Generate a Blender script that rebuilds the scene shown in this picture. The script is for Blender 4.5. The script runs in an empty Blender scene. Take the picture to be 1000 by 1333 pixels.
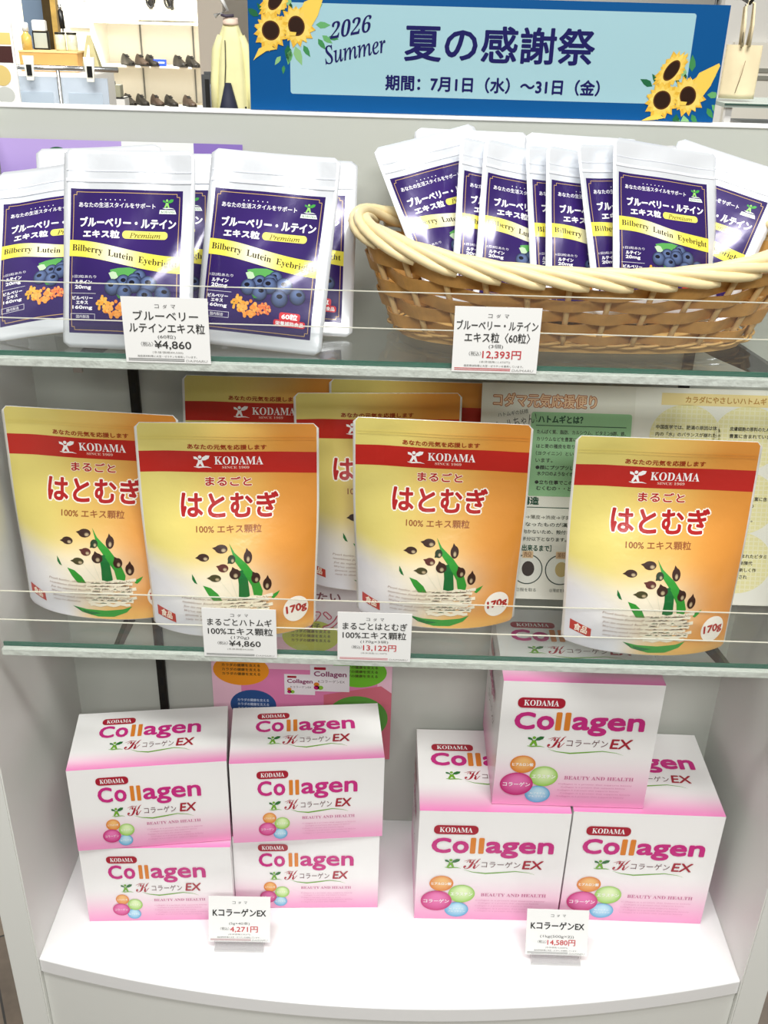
import bpy, bmesh, math, random
from mathutils import Vector, Matrix
from mathutils.geometry import tessellate_polygon
random.seed(7)
SC = bpy.context.scene
COL = SC.collection
R = math.radians

# ------------------------------------------------------------------ camera
cam_d = bpy.data.cameras.new('camera')
cam = bpy.data.objects.new('camera', cam_d)
COL.objects.link(cam)
cam_d.sensor_fit = 'VERTICAL'
cam_d.sensor_height = 36.0
cam_d.lens = 36.0 * 1284.5 / 1333.0
cam_d.clip_start = 0.02
X = Vector((0.9995, 0.0173, 0.0248)); Yd = Vector((0.03, -0.455, -0.89)); Zf = Vector((-0.0041, 0.8903, -0.4553))
m = Matrix((X, -Yd, -Zf)).transposed().to_4x4()
m.translation = Vector((-0.0176, -1.0347, 1.0128))
cam.matrix_world = m
SC.camera = cam
SC.cycles.transparent_max_bounces = 48  # clear rails and shelves lie many faces deep

# ------------------------------------------------------------------ light and exposure
SC.view_settings.view_transform = 'Standard'
SC.view_settings.look = 'None'
SC.view_settings.gamma = 1.0
SC.view_settings.exposure = 0.22
SC.view_settings.use_curve_mapping = False
W = bpy.data.worlds.new('store_light')
SC.world = W
W.use_nodes = True
bg = W.node_tree.nodes['Background']
bg.inputs[0].default_value = (0.98, 1.0, 0.94, 1)
bg.inputs[1].default_value = 0.23


def area(name, loc, rot, sx, sy, power, col=(1, 0.99, 0.965)):
    l = bpy.data.lights.new(name, 'AREA')
    l.shape = 'RECTANGLE'; l.size = sx; l.size_y = sy; l.energy = power; l.color = col
    o = bpy.data.objects.new(name, l); COL.objects.link(o)
    o.location = loc; o.rotation_euler = rot
    return o


# ceiling lamps of the shop floor (the ceiling is 3.4 m above the floor)
area('ceiling_lamp', (-0.5, -0.95, 2.9), (R(12), 0, 0), 1.0, 0.35, 30)
area('ceiling_lamp', (0.65, -1.35, 2.9), (R(20), R(6), 0), 1.0, 0.35, 32)
area('ceiling_lamp', (0.0, -3.4, 2.8), (R(45), 0, 0), 2.0, 0.5, 64)
area('ceiling_lamp', (-2.9, 10.2, 2.9), (R(8), 0, 0), 2.4, 1.2, 440, (1, 0.98, 0.93))
area('ceiling_lamp', (-1.6, 3.0, 2.9), (R(35), 0, 0), 1.8, 0.8, 115, (1, 0.98, 0.93))
area('ceiling_lamp', (1.6, 1.9, 2.9), (R(35), 0, 0), 1.6, 0.8, 105, (1, 0.98, 0.95))


# ------------------------------------------------------------------ helpers
def S(r, g, b):
    f = lambda c: (c / 12.92 if c <= 0.04045 else ((c + 0.055) / 1.055) ** 2.4)
    return (f(r / 255), f(g / 255), f(b / 255))


def mat(name, rgb=None, rough=0.5, metal=0.0, coat=0.0, attr=False, bump=0.0, bscale=60.0, spec=0.5, noise=0.0):
    m = bpy.data.materials.new(name)
    m.use_nodes = True
    nt = m.node_tree
    b = nt.nodes['Principled BSDF']
    b.inputs['Roughness'].default_value = rough
    b.inputs['Metallic'].default_value = metal
    b.inputs['Coat Weight'].default_value = coat
    b.inputs['Coat Roughness'].default_value = 0.08
    b.inputs['Specular IOR Level'].default_value = spec
    if attr:
        a = nt.nodes.new('ShaderNodeAttribute'); a.attribute_name = 'Col'
        nt.links.new(a.outputs['Color'], b.inputs['Base Color'])
    else:
        b.inputs['Base Color'].default_value = (*rgb, 1)
        if noise > 0:
            tc = nt.nodes.new('ShaderNodeTexCoord')
            n = nt.nodes.new('ShaderNodeTexNoise'); n.inputs['Scale'].default_value = bscale
            n.inputs['Detail'].default_value = 4
            mx = nt.nodes.new('ShaderNodeMix'); mx.data_type = 'RGBA'
            mx.inputs['A'].default_value = (*[c * (1 - noise) for c in rgb], 1)
            mx.inputs['B'].default_value = (*[min(1, c * (1 + noise)) for c in rgb], 1)
            nt.links.new(tc.outputs['Object'], n.inputs['Vector'])
            nt.links.new(n.outputs['Fac'], mx.inputs['Factor'])
            nt.links.new(mx.outputs['Result'], b.inputs['Base Color'])
    if bump > 0:
        tc = nt.nodes.new('ShaderNodeTexCoord')
        n = nt.nodes.new('ShaderNodeTexNoise'); n.inputs['Scale'].default_value = bscale
        n.inputs['Detail'].default_value = 3
        bp = nt.nodes.new('ShaderNodeBump'); bp.inputs['Strength'].default_value = bump
        bp.inputs['Distance'].default_value = 0.002
        nt.links.new(tc.outputs['Object'], n.inputs['Vector'])
        nt.links.new(n.outputs['Fac'], bp.inputs['Height'])
        nt.links.new(bp.outputs['Normal'], b.inputs['Normal'])
    return m


def clear(name, tint, rough=0.02, f0=1.45, haze=0.0, hazecol=(0.9, 0.9, 0.9)):
    """clear sheet material: tinted transparency with a Fresnel gloss, plus a little milky haze"""
    m = bpy.data.materials.new(name)
    m.use_nodes = True
    nt = m.node_tree
    nt.nodes.remove(nt.nodes['Principled BSDF'])
    out = nt.nodes['Material Output']
    t = nt.nodes.new('ShaderNodeBsdfTransparent'); t.inputs[0].default_value = (*tint, 1)
    g = nt.nodes.new('ShaderNodeBsdfGlossy'); g.inputs['Roughness'].default_value = rough
    g.inputs['Color'].default_value = (1, 1, 1, 1)
    fr = nt.nodes.new('ShaderNodeFresnel'); fr.inputs['IOR'].default_value = f0
    mx = nt.nodes.new('ShaderNodeMixShader')
    # a thin sheet: no second reflection where a ray leaves through the back of a face
    ge = nt.nodes.new('ShaderNodeNewGeometry')
    iv_ = nt.nodes.new('ShaderNodeMath'); iv_.operation = 'SUBTRACT'; iv_.inputs[0].default_value = 1.0
    nt.links.new(ge.outputs['Backfacing'], iv_.inputs[1])
    ml = nt.nodes.new('ShaderNodeMath'); ml.operation = 'MULTIPLY'
    nt.links.new(fr.outputs[0], ml.inputs[0]); nt.links.new(iv_.outputs[0], ml.inputs[1])
    nt.links.new(ml.outputs[0], mx.inputs[0]); nt.links.new(t.outputs[0], mx.inputs[1]); nt.links.new(g.outputs[0], mx.inputs[2])
    last = mx
    if haze > 0:
        d = nt.nodes.new('ShaderNodeBsdfDiffuse'); d.inputs[0].default_value = (*hazecol, 1)
        m2 = nt.nodes.new('ShaderNodeMixShader'); m2.inputs[0].default_value = haze
        nt.links.new(mx.outputs[0], m2.inputs[1]); nt.links.new(d.outputs[0], m2.inputs[2]); last = m2
    nt.links.new(last.outputs[0], out.inputs['Surface'])
    return m


M = {}
M['laminate'] = mat('white laminate', S(226, 227, 222), 0.38, bump=0.02, bscale=300)
M['panel'] = mat('back panel laminate', S(189, 192, 184), 0.5, bump=0.02, bscale=300)
M['deck'] = mat('glossy white deck', S(240, 240, 240), 0.22, coat=0.3)
M['edge'] = mat('white edge band', S(245, 245, 243), 0.4)
M['darkmetal'] = mat('dark slotted steel', S(48, 46, 42), 0.4, 0.6)
M['slot'] = mat('slot black', S(12, 12, 12), 0.7)
M['steel'] = mat('brushed steel', S(150, 150, 145), 0.35, 0.9)
M['chrome'] = mat('chrome', S(225, 225, 225), 0.15, 1.0)
M['glass'] = clear('shelf glass', (0.985, 0.995, 0.986), 0.01, 1.28)
M['glassedge'] = mat('green glass edge', S(40, 98, 80), 0.15)
M['acrylic'] = clear('clear acrylic', (0.988, 0.992, 0.99), 0.03, 1.25, 0.012)
M['acryledge'] = mat('acrylic edge', S(196, 202, 194), 0.2, bump=0.8, bscale=120, noise=.12)
M['acrylline'] = mat('acrylic top edge', S(206, 206, 192), 0.3)
M['film'] = mat('pearl pouch film', S(232, 235, 240), 0.28, 0.4, 0.3, bump=0.4, bscale=30)
M['filmink'] = mat('printed film', None, 0.2, 0.12, 0.4, attr=True, bump=.3, bscale=26)
M['bagink'] = mat('printed pouch', None, 0.28, 0.0, 0.5, attr=True, bump=.3, bscale=55)
M['bagfilm'] = mat('white pouch film', S(238, 236, 230), 0.3, 0.0, 0.4)
M['carton'] = mat('printed carton', None, 0.33, 0.0, 0.15, attr=True)
M['paper'] = mat('printed paper', None, 0.55, attr=True)
M['boardink'] = mat('printed board', None, 0.4, attr=True, spec=.2)
M['card'] = mat('white card', S(240, 240, 238), 0.5)
M['band'] = mat('flat rattan band', S(200, 150, 82), 0.5, bump=0.25, bscale=90, noise=0.28)
M['stake'] = mat('pale cane', S(222, 188, 132), 0.45, bump=0.2, bscale=120, noise=0.12)
M['rimcane'] = mat('peeled willow rim', S(232, 212, 164), 0.4, bump=0.12, bscale=80, noise=0.1)
M['thin'] = mat('thin cane', S(206, 166, 100), 0.5, noise=0.2)


def empty(name, loc=(0, 0, 0), rot=(0, 0, 0)):
    o = bpy.data.objects.new(name, None)
    o.empty_display_size = 0.05
    COL.objects.link(o)
    o.location = loc; o.rotation_euler = rot
    return o


def tag(o, label=None, cat=None, group=None, kind=None):
    if label: o['label'] = label
    if cat: o['category'] = cat
    if group: o['group'] = group
    if kind: o['kind'] = kind
    return o


def mesh_obj(name, verts, faces, material, parent=None, smooth=False, cols=None, midx=None):
    me = bpy.data.meshes.new(name)
    me.from_pydata([tuple(v) for v in verts], [], [tuple(f) for f in faces])
    for mm in (material if isinstance(material, (list, tuple)) else [material]):
        me.materials.append(mm)
    if midx:
        me.polygons.foreach_set('material_index', midx)
    if cols is not None:
        a = me.color_attributes.new('Col', 'FLOAT_COLOR', 'POINT')
        flat = []
        for c in cols: flat += [c[0], c[1], c[2], 1.0]
        a.data.foreach_set('color', flat)
    if smooth:
        me.polygons.foreach_set('use_smooth', [True] * len(me.polygons))
    me.update()
    o = bpy.data.objects.new(name, me)
    COL.objects.link(o)
    if parent: o.parent = parent
    return o


def bm_obj(name, bm, material, parent=None, smooth=False):
    me = bpy.data.meshes.new(name)
    bmesh.ops.recalc_face_normals(bm, faces=bm.faces)
    bm.to_mesh(me); bm.free()
    for mm in (material if isinstance(material, (list, tuple)) else [material]):
        me.materials.append(mm)
    if smooth: me.polygons.foreach_set('use_smooth', [True] * len(me.polygons))
    o = bpy.data.objects.new(name, me)
    COL.objects.link(o)
    if parent: o.parent = parent
    return o


def add_box(bm, x0, x1, y0, y1, z0, z1, mi=0, bevel=0.0, rot=None, piv=None):
    r = bmesh.ops.create_cube(bm, size=1)
    vs = r['verts']
    for v in vs:
        v.co = Vector(((x0 + x1) / 2 + v.co.x * (x1 - x0), (y0 + y1) / 2 + v.co.y * (y1 - y0), (z0 + z1) / 2 + v.co.z * (z1 - z0)))
    fs = set(f for v in vs for f in v.link_faces)
    for f in fs: f.material_index = mi
    if bevel > 0:
        es = list(set(e for f in fs for e in f.edges))
        r2 = bmesh.ops.bevel(bm, geom=es, offset=bevel, segments=2, affect='EDGES')
        for f in r2['faces']: f.material_index = mi
        vs = list(set(v for f in r2['faces'] for v in f.verts) | set(v for v in vs if v.is_valid))
    if rot is not None:
        bmesh.ops.rotate(bm, verts=vs, cent=piv or (0, 0, 0), matrix=rot)
    return vs


def box(name, x0, x1, y0, y1, z0, z1, material, parent=None, bevel=0.0):
    bm = bmesh.new(); add_box(bm, x0, x1, y0, y1, z0, z1, 0, bevel)
    return bm_obj(name, bm, material, parent)


def tube_data(path, rad, seg=8, closed=False, V=None, F=None):
    V = V if V is not None else []; F = F if F is not None else []
    n = len(path); base = len(V)
    P = [Vector(p) for p in path]
    for i in range(n):
        a = P[(i - 1) % n] if (closed or i > 0) else P[i]
        b = P[(i + 1) % n] if (closed or i < n - 1) else P[i]
        t = (b - a).normalized()
        up = Vector((0, 0, 1)) if abs(t.z) < 0.9 else Vector((1, 0, 0))
        s = t.cross(up).normalized(); u = s.cross(t)
        r = rad[i] if isinstance(rad, (list, tuple)) else rad
        for k in range(seg):
            an = 2 * math.pi * k / seg
            V.append(P[i] + s * (r * math.cos(an)) + u * (r * math.sin(an)))
    m = n if closed else n - 1
    for i in range(m):
        for k in range(seg):
            a = base + i * seg + k; b = base + i * seg + (k + 1) % seg
            j = (i + 1) % n
            c = base + j * seg + (k + 1) % seg; d = base + j * seg + k
            F.append((a, b, c, d))
    if not closed:
        F.append(tuple(base + k for k in range(seg))[::-1])
        F.append(tuple(base + (n - 1) * seg + k for k in range(seg)))
    return V, F


def tube(name, path, rad, material, parent=None, seg=8, closed=False):
    V, F = tube_data(path, rad, seg, closed)
    return mesh_obj(name, V, F, material, parent, True)


def lathe(name, prof, material, parent=None, seg=20, loc=(0, 0, 0)):
    V = []; F = []
    for r, z in prof:
        for k in range(seg):
            a = 2 * math.pi * k / seg
            V.append((loc[0] + r * math.cos(a), loc[1] + r * math.sin(a), loc[2] + z))
    for i in range(len(prof) - 1):
        for k in range(seg):
            F.append((i * seg + k, i * seg + (k + 1) % seg, (i + 1) * seg + (k + 1) % seg, (i + 1) * seg + k))
    F.append(tuple(range(seg))[::-1]); F.append(tuple((len(prof) - 1) * seg + k for k in range(seg)))
    return mesh_obj(name, V, F, material, parent, True)


def children_of(o):
    return [c for c in KIDS.get(o.name, [])]


KIDS = {}


def dup(o, parent=None):
    c = o.copy(); COL.objects.link(c)
    if parent: c.parent = parent
    for ch in list(o.children):
        dup(ch, c)
    return c


def sstep(a, b, x):
    t = max(0.0, min(1.0, (x - a) / (b - a))); return t * t * (3 - 2 * t)


def mix(a, b, t):
    return tuple(a[i] * (1 - t) + b[i] * t for i in range(3))


# ------------------------------------------------------------------ printed artwork
_glyph = {}


def glyphs(s):
    """outline triangles of a line of text, scaled to its own bounding box (0..1, v down)"""
    if s in _glyph: return _glyph[s]
    c = bpy.data.curves.new('tmp', 'FONT'); c.body = s; c.size = 1; c.resolution_u = 3
    o = bpy.data.objects.new('tmp', c); COL.objects.link(o)
    dg = bpy.context.evaluated_depsgraph_get()
    e = o.evaluated_get(dg); me = e.to_mesh()
    V = [(v.co.x, v.co.y) for v in me.vertices]; F = [tuple(p.vertices) for p in me.polygons]
    e.to_mesh_clear()
    bpy.data.objects.remove(o); bpy.data.curves.remove(c)
    x0 = min(v[0] for v in V); x1 = max(v[0] for v in V); y0 = min(v[1] for v in V); y1 = max(v[1] for v in V)
    _glyph[s] = ([((x - x0) / (x1 - x0), (y1 - y) / max(1e-6, y1 - y0)) for x, y in V], F)
    return _glyph[s]


def alpha(s, up, low, dig=None):
    """the same letters in another cut: serif bold, italic or script"""
    r = ''
    for c in s:
        if 'A' <= c <= 'Z': r += chr(up + ord(c) - 65)
        elif c == 'h' and low == 0x1D44E: r += chr(0x210E)
        elif 'a' <= c <= 'z': r += chr(low + ord(c) - 97)
        elif dig and c.isdigit(): r += chr(dig + int(c))
        else: r += c
    return r


def bser(s): return alpha(s, 0x1D400, 0x1D41A, 0x1D7CE)
def ital(s): return alpha(s, 0x1D434, 0x1D44E)
def script(s): return alpha(s, 0x1D4D0, 0x1D4EA)


class Art:
    """flat artwork in u,v (0..1, v down) that is laid on a surface as printed ink"""

    def __init__(self, w, h):
        self.w = w; self.h = h; self.items = []

    def raw(self, V, F, col, layer, cut=True):
        cols = [col(u, v) for u, v in V] if callable(col) else [col] * len(V)
        self.items.append((list(V), list(F), cols, layer, cut)); return self

    def rect(self, u0, v0, u1, v1, col, layer=1, nu=1, nv=1):
        V = [(u0 + (u1 - u0) * i / nu, v0 + (v1 - v0) * j / nv) for j in range(nv + 1) for i in range(nu + 1)]
        F = [(j * (nu + 1) + i, j * (nu + 1) + i + 1, (j + 1) * (nu + 1) + i + 1, (j + 1) * (nu + 1) + i) for j in range(nv) for i in range(nu)]
        return self.raw(V, F, col, layer, nu == 1 and nv == 1)

    def poly(self, pts, col, layer=2):
        tris = tessellate_polygon([[Vector((p[0], p[1], 0)) for p in pts]])
        return self.raw(pts, [tuple(t) for t in tris], col, layer)

    def ell(self, cu, cv, ru, rv, col, layer=2, n=28, col2=None, off=(0, 0), rings=4, ang=0.0):
        V = [(cu + off[0] * ru, cv + off[1] * rv)]; F = []; cols = [col2 or col]
        ca, sa = math.cos(ang), math.sin(ang)
        k = self.w / self.h
        for r in range(1, rings + 1):
            t = r / rings
            for i in range(n):
                a = 2 * math.pi * i / n
                dx, dy = ru * t * math.cos(a), rv * t * math.sin(a)
                if ang:
                    X_, Y_ = dx * self.w, dy * self.h
                    dx, dy = (X_ * ca - Y_ * sa) / self.w, (X_ * sa + Y_ * ca) / self.h
                V.append((cu + off[0] * ru * (1 - t) + dx, cv + off[1] * rv * (1 - t) + dy))
                cols.append(mix(col2, col, t * t) if col2 else col)
        for i in range(n): F.append((0, 1 + i, 1 + (i + 1) % n))
        for r in range(rings - 1):
            for i in range(n):
                a = 1 + r * n + i; b = 1 + r * n + (i + 1) % n
                F.append((a, a + n, b + n, b))
        self.items.append((V, F, cols, layer, False)); return self

    def ring(self, cu, cv, ru, th, col, layer=2, n=32):
        k = self.w / self.h
        V = []; F = []
        for i in range(n):
            a = 2 * math.pi * i / n
            for q in (ru, ru - th): V.append((cu + q * math.cos(a), cv + q * k * math.sin(a)))
        for i in range(n): F.append((2 * i, 2 * ((i + 1) % n), 2 * ((i + 1) % n) + 1, 2 * i + 1))
        return self.raw(V, F, col, layer, False)

    def rrect(self, u0, v0, u1, v1, r, col, layer=2):
        """rounded rectangle, r in metres"""
        ru, rv = r / self.w, r / self.h
        P = []
        for cu, cv, a0 in ((u1 - ru, v1 - rv, 0), (u0 + ru, v1 - rv, 90), (u0 + ru, v0 + rv, 180), (u1 - ru, v0 + rv, 270)):
            for i in range(7):
                a = R(a0 + 15 * i); P.append((cu + ru * math.cos(a), cv + rv * math.sin(a)))
        return self.poly(P, col, layer)

    def line(self, pts, th, col, layer=2):
        """polyline, thickness in metres"""
        for (a, b) in zip(pts[:-1], pts[1:]):
            dx, dy = (b[0] - a[0]) * self.w, (b[1] - a[1]) * self.h
            L = math.hypot(dx, dy) or 1e-9
            nx, ny = -dy / L * th / 2 / self.w, dx / L * th / 2 / self.h
            self.raw([(a[0] + nx, a[1] + ny), (b[0] + nx, b[1] + ny), (b[0] - nx, b[1] - ny), (a[0] - nx, a[1] - ny)], [(0, 1, 2, 3)], col, layer)
        return self

    def band(self, pts, widths, col, layer=2):
        """tapering brush stroke: pts in u,v, widths in metres"""
        L = []; Rr = []
        n = len(pts)
        for i in range(n):
            a = pts[max(0, i - 1)]; b = pts[min(n - 1, i + 1)]
            dx, dy = (b[0] - a[0]) * self.w, (b[1] - a[1]) * self.h
            q = math.hypot(dx, dy) or 1e-9
            nx, ny = -dy / q * widths[i] / 2 / self.w, dx / q * widths[i] / 2 / self.h
            L.append((pts[i][0] + nx, pts[i][1] + ny)); Rr.append((pts[i][0] - nx, pts[i][1] - ny))
        V = L + Rr
        F = [(i, i + 1, n + i + 1, n + i) for i in range(n - 1)]
        return self.raw(V, F, col, layer)

    def put(self, V, F, bx, col, layer, bold, rot, warp, shear):
        u0, v0, u1, v1 = bx
        P = []
        for (x, y) in V:
            P.append((u0 + (u1 - u0) * (x + shear * (0.5 - y) * (v1 - v0) * self.h / max(1e-6, (u1 - u0) * self.w)), v0 + (v1 - v0) * y))
        if rot:
            cu, cv = (u0 + u1) / 2, (v0 + v1) / 2; ca, sa = math.cos(rot), math.sin(rot)
            Q = []
            for u, v in P:
                x, y = (u - cu) * self.w, (v - cv) * self.h
                Q.append((cu + (x * ca - y * sa) / self.w, cv + (x * sa + y * ca) / self.h))
            P = Q
        if warp: P = [warp(u, v) for u, v in P]
        sh = [(0, 0)]
        if bold:
            k = 8 if bold > 0.0006 else 4
            sh += [(bold * math.cos(2 * math.pi * i / k + .3) / self.w, bold * math.sin(2 * math.pi * i / k + .3) / self.h) for i in range(k)]
        for i, (du, dv) in enumerate(sh):
            self.raw([(u + du, v + dv) for u, v in P], F, col, layer + 0.06 * i)
        return self

    def text(self, s, bx, col, layer=3, bold=0.0, rot=0.0, warp=None, shear=0.0):
        V, F = glyphs(s)
        return self.put(V, F, bx, col, layer, bold, rot, warp, shear)

    def serif(self, s, bx, col, layer=3, bold=0.0, rot=0.0, shear=0.0):
        return self.text(bser(s), bx, col, layer, bold, rot, None, shear)

    def rows(self, s, u0, v0, u1, n, dv, hh, col, layer=3, bold=0.0):
        """n lines of small print"""
        lines = s if isinstance(s, (list, tuple)) else [s] * n
        for i, l in enumerate(lines):
            self.text(l, (u0, v0 + i * dv, u1 if len(l) > 5 else u0 + (u1 - u0) * .3, v0 + i * dv + hh), col, layer, bold)
        return self

    def build(self, name, surf, material, parent, cells=None, smooth=False):
        V = []; F = []; C = []
        for (v, f, c, layer, cut) in self.items:
            if cells and cut:
                bm = bmesh.new()
                bv = [bm.verts.new((a, b, 0)) for a, b in v]
                for ff in f:
                    try: bm.faces.new([bv[i] for i in ff])
                    except ValueError: pass
                for ax in (0, 1):
                    lo = min(p[ax] for p in v); hi = max(p[ax] for p in v)
                    n = cells[ax]
                    for i in range(int(lo * n) - 1, int(hi * n) + 2):
                        q = i / n
                        if lo + 1e-4 < q < hi - 1e-4:
                            co = [0, 0, 0]; no = [0, 0, 0]; co[ax] = q; no[ax] = 1
                            bmesh.ops.bisect_plane(bm, geom=bm.verts[:] + bm.edges[:] + bm.faces[:], dist=1e-7, plane_co=co, plane_no=no)
                bm.verts.index_update()
                nv = [(q.co.x, q.co.y) for q in bm.verts]
                nf = [tuple(q.index for q in ff.verts) for ff in bm.faces]
                bm.free()
                c = [c[0]] * len(nv) if all(k == c[0] for k in c) else [c[0]] * len(nv)
                v, f = nv, nf
            b = len(V)
            for (u, w_) in v: V.append(surf(u, w_, 0.00010 * layer))
            C += c
            for ff in f:
                ar = 0
                for i in range(len(ff)):
                    p = v[ff[i]]; q = v[ff[(i + 1) % len(ff)]]; ar += p[0] * q[1] - q[0] * p[1]
                F.append(tuple(b + i for i in (ff if ar < 0 else ff[::-1])))
        return mesh_obj(name, V, F, material, parent, smooth, C)


def flat(w, h, y=0.0, cx=0.0, z0=0.0):
    return lambda u, v, off=0: Vector((cx + (u - .5) * w, y - off, z0 + (1 - v) * h))


def flat_top(w, d, z, yfront):
    """artwork lying on a top face: v=1 is the front edge"""
    return lambda u, v, off=0: Vector(((u - .5) * w, yfront + (1 - v) * d, z + off))


def flat_left(d, h, x, yfront):
    return lambda u, v, off=0: Vector((x - off, yfront + (1 - u) * d, (1 - v) * h))


def emblem(a, u0, v0, u1, v1, body, leaf, layer=3, ground=None):
    """small sprouting figure: head, raised leaf arms, body, ground stroke"""
    U = lambda x: u0 + (u1 - u0) * x
    Vv = lambda y: v0 + (v1 - v0) * y
    a.ell(U(.36), Vv(.16), (u1 - u0) * .10, (v1 - v0) * .13, body, layer, 14)
    a.poly([(U(x), Vv(y)) for x, y in ((.26, .34), (.36, .40), (.46, .34), (.50, .55), (.58, .86), (.48, .90), (.36, .66), (.24, .90), (.12, .86), (.24, .55))], body, layer)
    a.poly([(U(x), Vv(y)) for x, y in ((.30, .42), (.18, .36), (.02, .30), (0, .12), (.14, .14), (.26, .26))], leaf, layer + .1)
    a.poly([(U(x), Vv(y)) for x, y in ((.42, .42), (.50, .18), (.70, .02), (.92, .04), (.86, .26), (.66, .40))], leaf, layer + .1)
    g = ground or body
    a.band([(U(x), Vv(y)) for x, y in ((0, .92), (.25, .96), (.5, .93), (.75, .93), (1.0, 1.0))], [(u1 - u0) * a.w * q for q in (.02, .09, .08, .06, .01)], g, layer)


# ------------------------------------------------------------------ pouch geometry
def pouch_surf(w, h, T, seed, taper=0.03, seal=0.16, rc=0.006, wr=0.0009, bot=1.0, curl=0.0):
    rnd = random.Random(seed)
    waves = [(rnd.uniform(1.2, 3.2), rnd.uniform(-2.4, 2.4), rnd.uniform(0, 6.3), rnd.uniform(.5, 1)) for _ in range(5)]

    def half(v):
        hw = w / 2 * (1 - taper * sstep(.3, 1, v))
        d = min(v, 1 - v) * h
        if d < rc: hw -= rc - math.sqrt(max(0, rc * rc - (rc - d) ** 2))
        return hw

    def thick(u, v):
        s = max(0.0, 1 - abs(2 * u - 1) ** 2.2)
        p = sstep(seal, .72, v) * (bot + (1 - bot) * (1 - sstep(.82, 1.0, v)))
        return T * s ** .85 * p

    def wrinkle(u, v):
        e = min(1, 6 * u, 6 * (1 - u)) * sstep(0.0, .1, v) * (1 - .6 * sstep(.9, 1, v))
        q = sum(a * math.sin(fu * 3.1 * (u + .25 * v) + fv * 3.3 * v + ph) for fu, fv, ph, a in waves)
        q += 1.1 * math.sin(2 * math.pi * (3.0 * v + 1.3 * u)) * (1 - abs(2 * u - 1)) * .6
        return wr * q * e

    def pos(u, v, side):
        x = (2 * u - 1) * half(v)
        bend = -curl * (1 - v) ** 2 * 4 * (u - .5) ** 2
        y = bend + (-(0.72 * thick(u, v)) + wrinkle(u, v) - .0004 if side < 0 else 0.28 * thick(u, v) + wrinkle(u, v) + .0004)
        return Vector((x, y, (1 - v) * h))

    def surf(u, v, off=0):
        p = pos(u, v, -1)
        if off:
            e = 2e-3
            du = pos(min(1, u + e), v, -1) - pos(max(0, u - e), v, -1); dv = pos(u, max(0, v - e), -1) - pos(u, min(1, v + e), -1)
            n = du.cross(dv).normalized()
            if n.y > 0: n = -n
            p = p + n * off
        return p
    return pos, surf


def pouch_body(name, pos, material, parent, nu=30, nv=40, col=None):
    V = []; F = []
    for side in (-1, 1):
        b = len(V)
        for j in range(nv + 1):
            for i in range(nu + 1): V.append(pos(i / nu, j / nv, side))
        for j in range(nv):
            for i in range(nu):
                q = (b + j * (nu + 1) + i, b + (j + 1) * (nu + 1) + i, b + (j + 1) * (nu + 1) + i + 1, b + j * (nu + 1) + i + 1)
                F.append(q if side < 0 else q[::-1])
    n1 = (nu + 1) * (nv + 1)
    loop = [i for i in range(nu + 1)] + [j * (nu + 1) + nu for j in range(1, nv + 1)] + [nv * (nu + 1) + i for i in range(nu - 1, -1, -1)] + [j * (nu + 1) for j in range(nv - 1, 0, -1)]
    for k in range(len(loop)):
        a = loop[k]; b2 = loop[(k + 1) % len(loop)]
        F.append((a, b2, b2 + n1, a + n1))
    return mesh_obj(name, V, F, material, parent, True)


# ------------------------------------------------------------------ the setting
def floor_mat():
    m = mat('wood plank floor', S(120, 104, 86), 0.45)
    nt = m.node_tree; b = nt.nodes['Principled BSDF']
    tc = nt.nodes.new('ShaderNodeTexCoord'); mp = nt.nodes.new('ShaderNodeMapping')
    mp.inputs['Rotation'].default_value = (0, 0, R(62))
    br = nt.nodes.new('ShaderNodeTexBrick')
    br.inputs['Scale'].default_value = 1.0; br.inputs['Brick Width'].default_value = 0.9; br.inputs['Row Height'].default_value = 0.09
    br.inputs['Mortar Size'].default_value = 0.002
    br.inputs['Color1'].default_value = (*S(146, 128, 108), 1); br.inputs['Color2'].default_value = (*S(104, 88, 72), 1); br.inputs['Mortar'].default_value = (*S(40, 34, 28), 1)
    ns = nt.nodes.new('ShaderNodeTexNoise'); ns.inputs['Scale'].default_value = 30
    mx = nt.nodes.new('ShaderNodeMix'); mx.data_type = 'RGBA'; mx.blend_type = 'MULTIPLY'; mx.inputs['Factor'].default_value = 0.7
    nt.links.new(tc.outputs['Object'], mp.inputs[0]); nt.links.new(mp.outputs[0], br.inputs['Vector']); nt.links.new(mp.outputs[0], ns.inputs['Vector'])
    nt.links.new(br.outputs['Color'], mx.inputs['A']); nt.links.new(ns.outputs['Fac'], mx.inputs['B'])
    nt.links.new(mx.outputs['Result'], b.inputs['Base Color'])
    return m


FZ = -0.45
tag(box('floor', -9, 9, -4, 14, FZ - .05, FZ, floor_mat()), kind='structure')
M['wallwhite'] = mat('white shop wall', S(236, 234, 228), 0.7, bump=.05, bscale=40)
M['wallcream'] = mat('cream shop wall', S(232, 224, 190), 0.7)
tag(box('wall_back', -9, 9, 12.6, 12.7, FZ, 2.4, M['wallwhite']), kind='structure')
tag(box('wall_left', -5.6, -4.45, 11.2, 12.6, FZ, 2.4, M['wallcream']), kind='structure')
tag(box('trim_1', -1.89, -1.66, 9.0, 12.6, FZ, 2.4, mat('beige pillar', S(226, 216, 202), .7)), kind='structure')
tag(box('wall_right', 2.3, 9, 7.0, 7.1, FZ, 2.4, M['wallwhite']), kind='structure')

# ------------------------------------------------------------------ display cabinet
XW = 0.415
cab = tag(empty('display_cabinet', (0, -.12, FZ)), 'white laminate display cabinet with open front and bowed bottom deck', 'cabinet')
CI = Vector((0, .12, -FZ))  # children are written in world coordinates


def cabpart(o):
    o.parent = cab; o.location = CI; return o


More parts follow.
